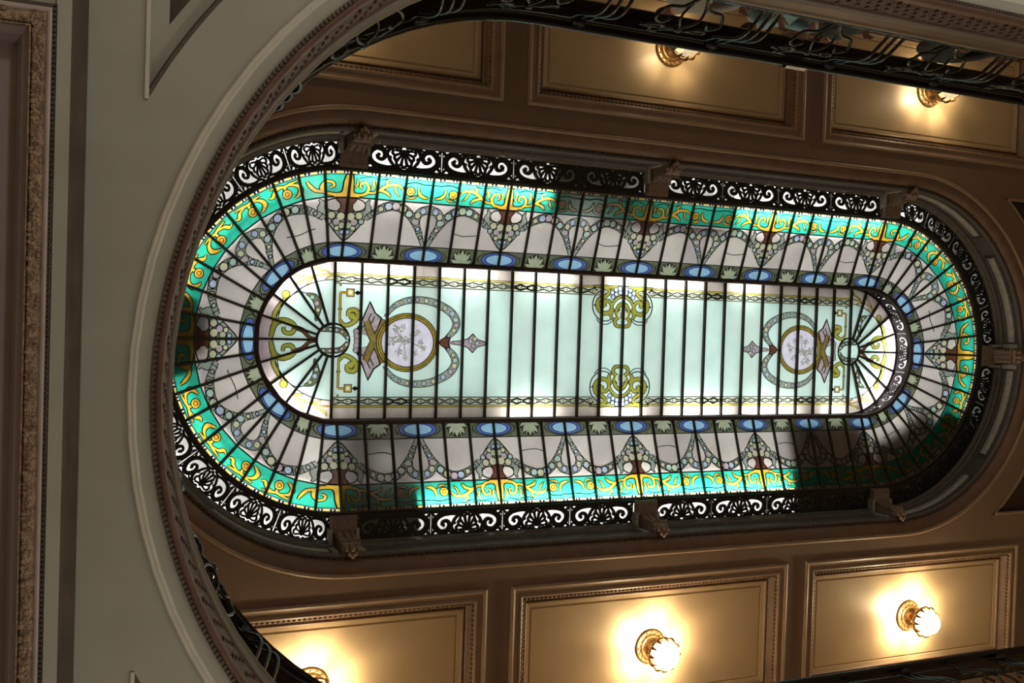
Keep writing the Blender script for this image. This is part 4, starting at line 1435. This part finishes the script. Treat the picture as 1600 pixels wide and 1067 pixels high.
for q in range(nb):
    (x, y), (ex, ey) = stad_at(ML, 2.648, per * q / nb, MCY)
    mb.box(-.010, .012, -.007, .007, 4.984, 5.0, lambda p: Vector((x + p.x * ex - p.y * ey, y + p.x * ey + p.y * ex, p.z)))
o = mb.build('dentil_row', M['dark_gap'], fas); o['kind'] = 'stuff'
per = 4 * ML + 2 * PI * 2.585
nb = int(per / 0.03)
mb = MB()
for q in range(nb):
    (x, y), (ex, ey) = stad_at(ML, 2.594 - .024 * ((q * 37) % 11) / 11, per * q / nb, MCY)
    mb.ball((x, y, 5.075 + .135 * ((q * 37) % 11) / 11), .015, 5, 3, (1, 1, 1.5))
o = mb.build('carved_leaf_row', M['fascia'], fas); o['kind'] = 'stuff'
D = Design()
D.poly([(X0, Y0), (X1, Y0), (X1, Y1), (X0, Y1)], 0, 'f')
D.poly(stad_poly(ML, 2.60, 40, 0, MCY), 1, None)
vv, tt = D.solve()['f']
V, F = thick(vv, tt, lambda x, y, h: (x, y, h), 5.45, GF)
tag(mk('floor_gallery', V, F, M['timber']), 'timber floor of the upper gallery', 'floor', kind='structure')

# big beam on the left with its gilded frame
be = empty('trim_10', (0, 0, 0))
tag(be, 'broad beam soffit with gilded carved frame along the left edge', 'beam', kind='structure')
ZBm = 4.70
mb = MB(); mb.box(-6.243, -6.183, Y0, Y1, ZBm, 5.0); mb.box(X0, -6.243, Y0, -1.55, ZBm + .015, 5.0); mb.box(X0, -8.3, -1.55, Y1, ZBm + .015, 5.0); mb.box(-8.3, -6.243, 4.2, Y1, ZBm + .015, 5.0)
mb.build('beam_body', M['beige'], be)
mb = MB()
prof = [(-6.183, ZBm), (-6.178, ZBm + .03), (-6.165, ZBm + .10), (-6.13, ZBm + .2), (-6.115, ZBm + .22), (-6.115, 5.0)]
mb.add([(x, y, z) for y in (Y0, Y1) for x, z in prof], [(i, i + 1, i + 1 + len(prof), i + len(prof)) for i in range(len(prof) - 1)])
mb.build('beam_shadow_cove', M['dark_gap'], be, smooth=True)  # shadow line between beam and ceiling, put into the dark brown colour
FX, FY0, FY1 = -6.240, -1.547, 4.2     # frame outer right edge and its ends
def frame_band(name, prof, mat):
    mb = MB()
    rect_sweep(mb, -8.3, FX, FY0, FY1, prof, ZBm)
    return mb.build(name, mat, be)
frame_band('dark_bead_strip', [(0, .03), (0, .0), (.02, .0), (.02, .02)], M['dark_gap'])
frame_band('pale_fillet', [(.02, .02), (.02, -.010), (.028, -.014), (.036, -.010), (.042, 0.0)], M['pale_mauve'])
frame_band('gilt_band', [(.042, .0), (.050, -.004), (.072, -.010), (.092, -.004), (.098, .01)], M['gilt'])
frame_band('inner_fillet', [(.098, .01), (.100, -.006), (.106, -.006), (.108, .02)], M['gilt'])
frame_band('panel_cove', [(.108, .02), (.135, .05), (.150, .10), (.158, .17)], M['mauve_paint'])
mb = MB()
mb.box(-8.2, FX - .15, FY0 + .15, FY1 - .15, ZBm + .165, ZBm + .175)
mb.build('beam_panel', M['mauve_paint'], be)
mb = MB()
rg = random.Random(3)
def carve(cx_, cy_, along_y):
    for q in range(3):
        a, b_ = rg.uniform(-.020, .020), rg.uniform(-.012, .012)
        x, y = (cx_ + a, cy_ + b_) if along_y else (cx_ + b_, cy_ + a)
        mb.ball((x, y, ZBm - .008), rg.uniform(.006, .012), 5, 3, (rg.uniform(.7, 1.4), rg.uniform(.7, 1.4), .9))
yy = FY0 + .07
while yy < 2.6:      # carved acanthus lumps along the gilt band
    carve(FX - .071, yy, True)
    yy += .016
xx = FX - .07
while xx > -7.2:
    carve(xx, FY0 + .071, False)
    xx -= .016
o = mb.build('gilt_carving', M['gilt'], be); o['kind'] = 'stuff'
mb = MB(); yy = FY0 + .01
while yy < FY1:
    mb.ball((FX - .010, yy, ZBm - .001), .007, 5, 3)
    yy += .022
o = mb.build('dark_bead_row', M['black_paint'], be); o['kind'] = 'stuff'

# ------------------------------------------------------------------ black wrought-iron railing
rail = empty('gallery_railing', (0, RLC, GF))
tag(rail, 'glossy black wrought-iron railing with wide handrail around the gallery opening', 'railing')
def rsweep(name, prof, closed=True, smooth=False):
    o = sweep(name, [(r + RLO, RZ(z)) for r, z in prof], RLN, M['black_paint'], None, RLC, closed=closed, smooth=smooth)
    o.parent = rail
    o.matrix_parent_inverse = Matrix.Translation((0, -RLC, -GF))
    return o
rsweep('handrail', [(2.37, 6.10), (2.355, 6.115), (2.355, 6.135), (2.375, 6.155), (2.57, 6.155), (2.59, 6.135), (2.59, 6.115), (2.575, 6.10), (2.51, 6.10), (2.50, 6.085), (2.41, 6.085), (2.40, 6.10)], smooth=False)
rsweep('inner_rod', [(2.345, 6.05), (2.337, 6.058), (2.345, 6.066), (2.353, 6.058)])
rsweep('upper_rail', [(2.415, 6.02), (2.40, 6.02), (2.40, 6.035), (2.415, 6.035)])
rsweep('lower_rail', [(2.46, 5.40), (2.435, 5.40), (2.435, 5.425), (2.46, 5.425)])
BAL = [(2.445, 5.30), (2.445, 5.42), (2.40, 5.50), (2.335, 5.60), (2.325, 5.70), (2.36, 5.82), (2.40, 5.92), (2.412, 6.03), (2.43, 6.09)]
bal_l = [(r + RLO, RZ(z)) for r, z in catmull(BAL, 3)]
def bal_mesh():
    mb = MB(); mb.tube([(r, 0, z) for r, z in bal_l], .014, 6)
    return new_mesh('baluster', mb.v, mb.f, M['black_paint'], True)
me_bal = bal_mesh()
mb = MB(); mb.ball((2.40 + RLO, 0, RZ(6.055)), .05, 8, 6, (.9, 1.4, .5))
me_collar = new_mesh('baluster_collar', mb.v, mb.f, M['black_paint'], True)
mb = MB()
def sc_pt(u, z):
    z = RZ(z)           # scroll ornament on the belly surface: u sideways, z height
    for (r0, z0), (r1, z1) in zip(bal_l, bal_l[1:]):
        if z0 <= z <= z1:
            return (r0 + (r1 - r0) * (z - z0) / (z1 - z0), u, z)
    return (bal_l[-1][0], u, z)
for s in (-1, 1):
    big = catmull([(s * .02, 6.06), (s * .05, 5.95), (s * .17, 5.88), (s * .25, 5.78), (s * .20, 5.68), (s * .12, 5.70), (s * .12, 5.78), (s * .17, 5.79)], 4)
    mb.tube([sc_pt(u, z) for u, z in big], .012, 6)
    low = catmull([(s * .02, 5.42), (s * .10, 5.50), (s * .22, 5.52), (s * .26, 5.60), (s * .19, 5.64), (s * .15, 5.59)], 4)
    mb.tube([sc_pt(u, z) for u, z in low], .012, 6)
    mb.tube([sc_pt(u, z) for u, z in catmull([(s * .02, 6.05), (-s * .07, 5.93), (-s * .09, 5.80), (s * .02, 5.66), (s * .08, 5.55), (s * .02, 5.42)], 4)], .010, 6)
mb.ball(sc_pt(0, 5.70), .035, 7, 5)
me_scroll = new_mesh('iron_scroll', mb.v, mb.f, M['black_paint'], True)
perR = 4 * RLN + 2 * PI * 2.40
nB = 24
off = RLN - .55     # arc distance of the first bundle
for q in range(nB):
    for kind in (0, 1):
        d = off + perR * (q + .5 * kind) / nB
        for j in ((-1, 0, 1) if kind == 0 else (0,)):
            (x, y), (ex, ey) = stad_at(RLN, 2.40, d + j * .075, 0)
            cx_, cy_ = x - ex * 2.40, y - ey * 2.40
            o = add_obj('baluster' if kind == 0 else 'iron_scroll', me_bal if kind == 0 else me_scroll, rail)
            o.location = (cx_, cy_, -GF); o.rotation_euler = (0, 0, math.atan2(ey, ex))
        if kind == 0:
            o = add_obj('baluster_collar', me_collar, rail)
            (x, y), (ex, ey) = stad_at(RLN, 2.40, d, 0)
            o.location = (x - ex * 2.40, y - ey * 2.40, -GF); o.rotation_euler = (0, 0, math.atan2(ey, ex))

# ------------------------------------------------------------------ people at the gallery rail (seen through the ironwork)
def skin_mesh(name, joints, edges, mats, zone, sub=2):
    """joints {name: (pos, r)}; one continuous surface, then material by nearest bone zone"""
    names = list(joints)
    me = bpy.data.meshes.new(name + '_cage')
    me.from_pydata([joints[k][0] for k in names], [(names.index(a), names.index(b)) for a, b, _ in edges], [])
    ob = bpy.data.objects.new(name + '_cage', me); C.objects.link(ob)
    md = ob.modifiers.new('skin', 'SKIN')
    for i, k in enumerate(names):
        r = joints[k][1]
        me.skin_vertices[0].data[i].radius = (r, r) if not isinstance(r, tuple) else r
    me.skin_vertices[0].data[0].use_root = True
    s = ob.modifiers.new('sub', 'SUBSURF'); s.levels = sub; s.render_levels = sub
    dg = bpy.context.evaluated_depsgraph_get()
    out = bpy.data.meshes.new_from_object(ob.evaluated_get(dg))
    out.name = name
    bpy.data.objects.remove(ob)
    out.materials.clear()
    for m in mats: out.materials.append(m)
    segs = [(Vector(joints[a][0]), Vector(joints[b][0]), z) for a, b, z in edges]
    for p in out.polygons:
        c = p.center
        best = min(segs, key=lambda s_: ((c - (s_[0] + (s_[1] - s_[0]) * max(0, min(1, (c - s_[0]).dot(s_[1] - s_[0]) / max((s_[1] - s_[0]).length_squared, 1e-9))))).length))
        p.material_index = best[2]
        p.use_smooth = True
    return out


def person(loc, rz, shirt, trousers, label, lean=0.0, reach=True, cuff=None):
    e = empty('person', loc, rz)
    tag(e, label, 'person', 'people at the gallery railing')
    J = {'pelvis': ((0, 0, .95), (.15, .11)), 'waist': ((0, .02 + lean * .3, 1.10), (.14, .105)), 'chest': ((0, .05 + lean * .8, 1.32), (.165, .12)), 'neck': ((0, .07 + lean, 1.48), .056), 'nape': ((0, .09 + lean * 1.05, 1.55), .05)}
    E_ = [('pelvis', 'waist', 0), ('waist', 'chest', 0), ('chest', 'neck', 0), ('neck', 'nape', 2)]
    for s, n in ((-1, 'l'), (1, 'r')):
        J['sh' + n] = ((s * .18, .05 + lean * .85, 1.40), .062)
        J['el' + n] = ((s * .27, (.17 if reach else .06) + lean, 1.13), .046)
        J['wr' + n] = ((s * .17, .19, 1.035), .030) if reach else ((s * .25, .16, .88), .030)
        J['hip' + n] = ((s * .09, 0, .88), .088)
        J['kn' + n] = ((s * .10, .02, .49), .060)
        J['an' + n] = ((s * .10, -.02, .09), .042)
        J['to' + n] = ((s * .115, .14, .04), .038)
        E_ += [('chest', 'sh' + n, 0), ('sh' + n, 'el' + n, 0), ('el' + n, 'wr' + n, 0), ('pelvis', 'hip' + n, 1), ('hip' + n, 'kn' + n, 1), ('kn' + n, 'an' + n, 1), ('an' + n, 'to' + n, 3)]
    add_obj('body', skin_mesh('body', J, E_, [shirt, trousers, M['skin'], M['cloth_black']], None), e)
    # head with nose, ears, hair
    hc = Vector((0, .125 + lean * 1.15, 1.655))
    mb = MB()
    mb.ball(hc, .1, 16, 10, (.78, .98, 1.18))
    mb.ball(hc + Vector((0, .03, -.055)), .065, 10, 6, (.9, 1.0, 1.0))
    mb.ball(hc + Vector((0, .105, -.01)), .018, 6, 5, (.8, 1.0, 1.5))
    for s in (-1, 1): mb.ball(hc + Vector((s * .079, -.005, -.005)), .024, 6, 5, (.4, .8, 1.3))
    hd = mb.build('head', M['skin'], e, smooth=True)
    mb = MB(); mb.ball(hc + Vector((0, -.018, .028)), .106, 16, 10, (.82, .98, 1.08)); mb.build('hair', M['hair'], hd, smooth=True)
    for s in (-1, 1):
        mb = MB(); mb.ball(hc + Vector((s * .032, .088, .012)), .011, 8, 6, (1.2, .7, .8)); mb.build('eye', M['hair'], hd, smooth=True)
    mb = MB(); mb.ball(hc + Vector((0, .09, -.062)), .022, 8, 5, (1.2, .5, .35)); mb.build('mouth', M['fascia'], hd, smooth=True)
    # hands with five fingers, closed over the handrail edge
    for s, n in ((-1, 'l'), (1, 'r')):
        wx, wy, wz = J['wr' + n][0]
        HJ = {'wrist': ((wx, wy, wz), .027), 'palm': ((wx - s * .01, wy + .05, wz - .002), (.036, .016)), 'knuckle': ((wx - s * .015, wy + .085, wz - .006), (.036, .014))}
        HE = [('wrist', 'palm', 0), ('palm', 'knuckle', 0)]
        for k, (dx, ln) in enumerate(((-.030, .062), (-.010, .072), (.011, .068), (.031, .054))):
            b0 = Vector((wx - s * .015 + dx, wy + .088, wz - .008))
            HJ['f%da' % k] = (tuple(b0 + Vector((dx * .1, ln * .45, -.008))), .0095)
            HJ['f%db' % k] = (tuple(b0 + Vector((dx * .15, ln * .75, -.030))), .0085)
            HJ['f%dc' % k] = (tuple(b0 + Vector((dx * .15, ln * .72, -.055))), .0075)
            HE += [('knuckle', 'f%da' % k, 0), ('f%da' % k, 'f%db' % k, 0), ('f%db' % k, 'f%dc' % k, 0)]
        HJ['ta'] = ((wx - s * .045, wy + .045, wz - .012), .011); HJ['tb'] = ((wx - s * .062, wy + .075, wz - .022), .0095)
        HE += [('palm', 'ta', 0), ('ta', 'tb', 0)]
        add_obj('hand', skin_mesh('hand', HJ, HE, [M['skin']], None, 1), e)
        if cuff:
            mb = MB(); a = Vector(J['el' + n][0]); b_ = Vector(J['wr' + n][0])
            mb.tube([a.lerp(b_, .78), a.lerp(b_, 1.0)], [.040, .037], 10)
            mb.build('cuff', cuff, e, smooth=True)
    return e


PY = RLC - 3.12
person((-0.78, PY, GF), 0.0, M['cloth_blue'], M['denim'], 'person in light blue shirt leaning on the black railing', .04, True, M['white_cloth'])
person((-1.62, PY - .02, GF), .2, M['cloth_grey'], M['denim'], 'person in grey shirt behind the iron scrolls of the railing', .06, False)
person((-.02, PY - .02, GF), -.2, M['cloth_black'], M['cloth_black'], 'person in black beside the person in light blue', .05, False)
person((1.15, PY, GF), .1, M['cloth_black'], M['cloth_black'], 'dark clothed person standing at the far end of the railing', .08, False)
# white folded paper held over the handrail
mb = MB()
pz = RZ(6.16)
mb.add([(-.10, -.16, .0), (.10, -.16, .0), (.10, .10, .004), (-.10, .10, .004), (-.10, .135, -.055), (.10, .135, -.055), (-.10, .12, -.085), (.10, .12, -.085)],
       [(0, 1, 2, 3), (3, 2, 5, 4), (4, 5, 7, 6)])
pa = mb.build('paper_sheet', M['white_cloth'])
pa.location = (-.84, RLC - 2.63, pz + .004)
tag(pa, 'white folded paper drooping over the black handrail by the person in light blue', 'paper')
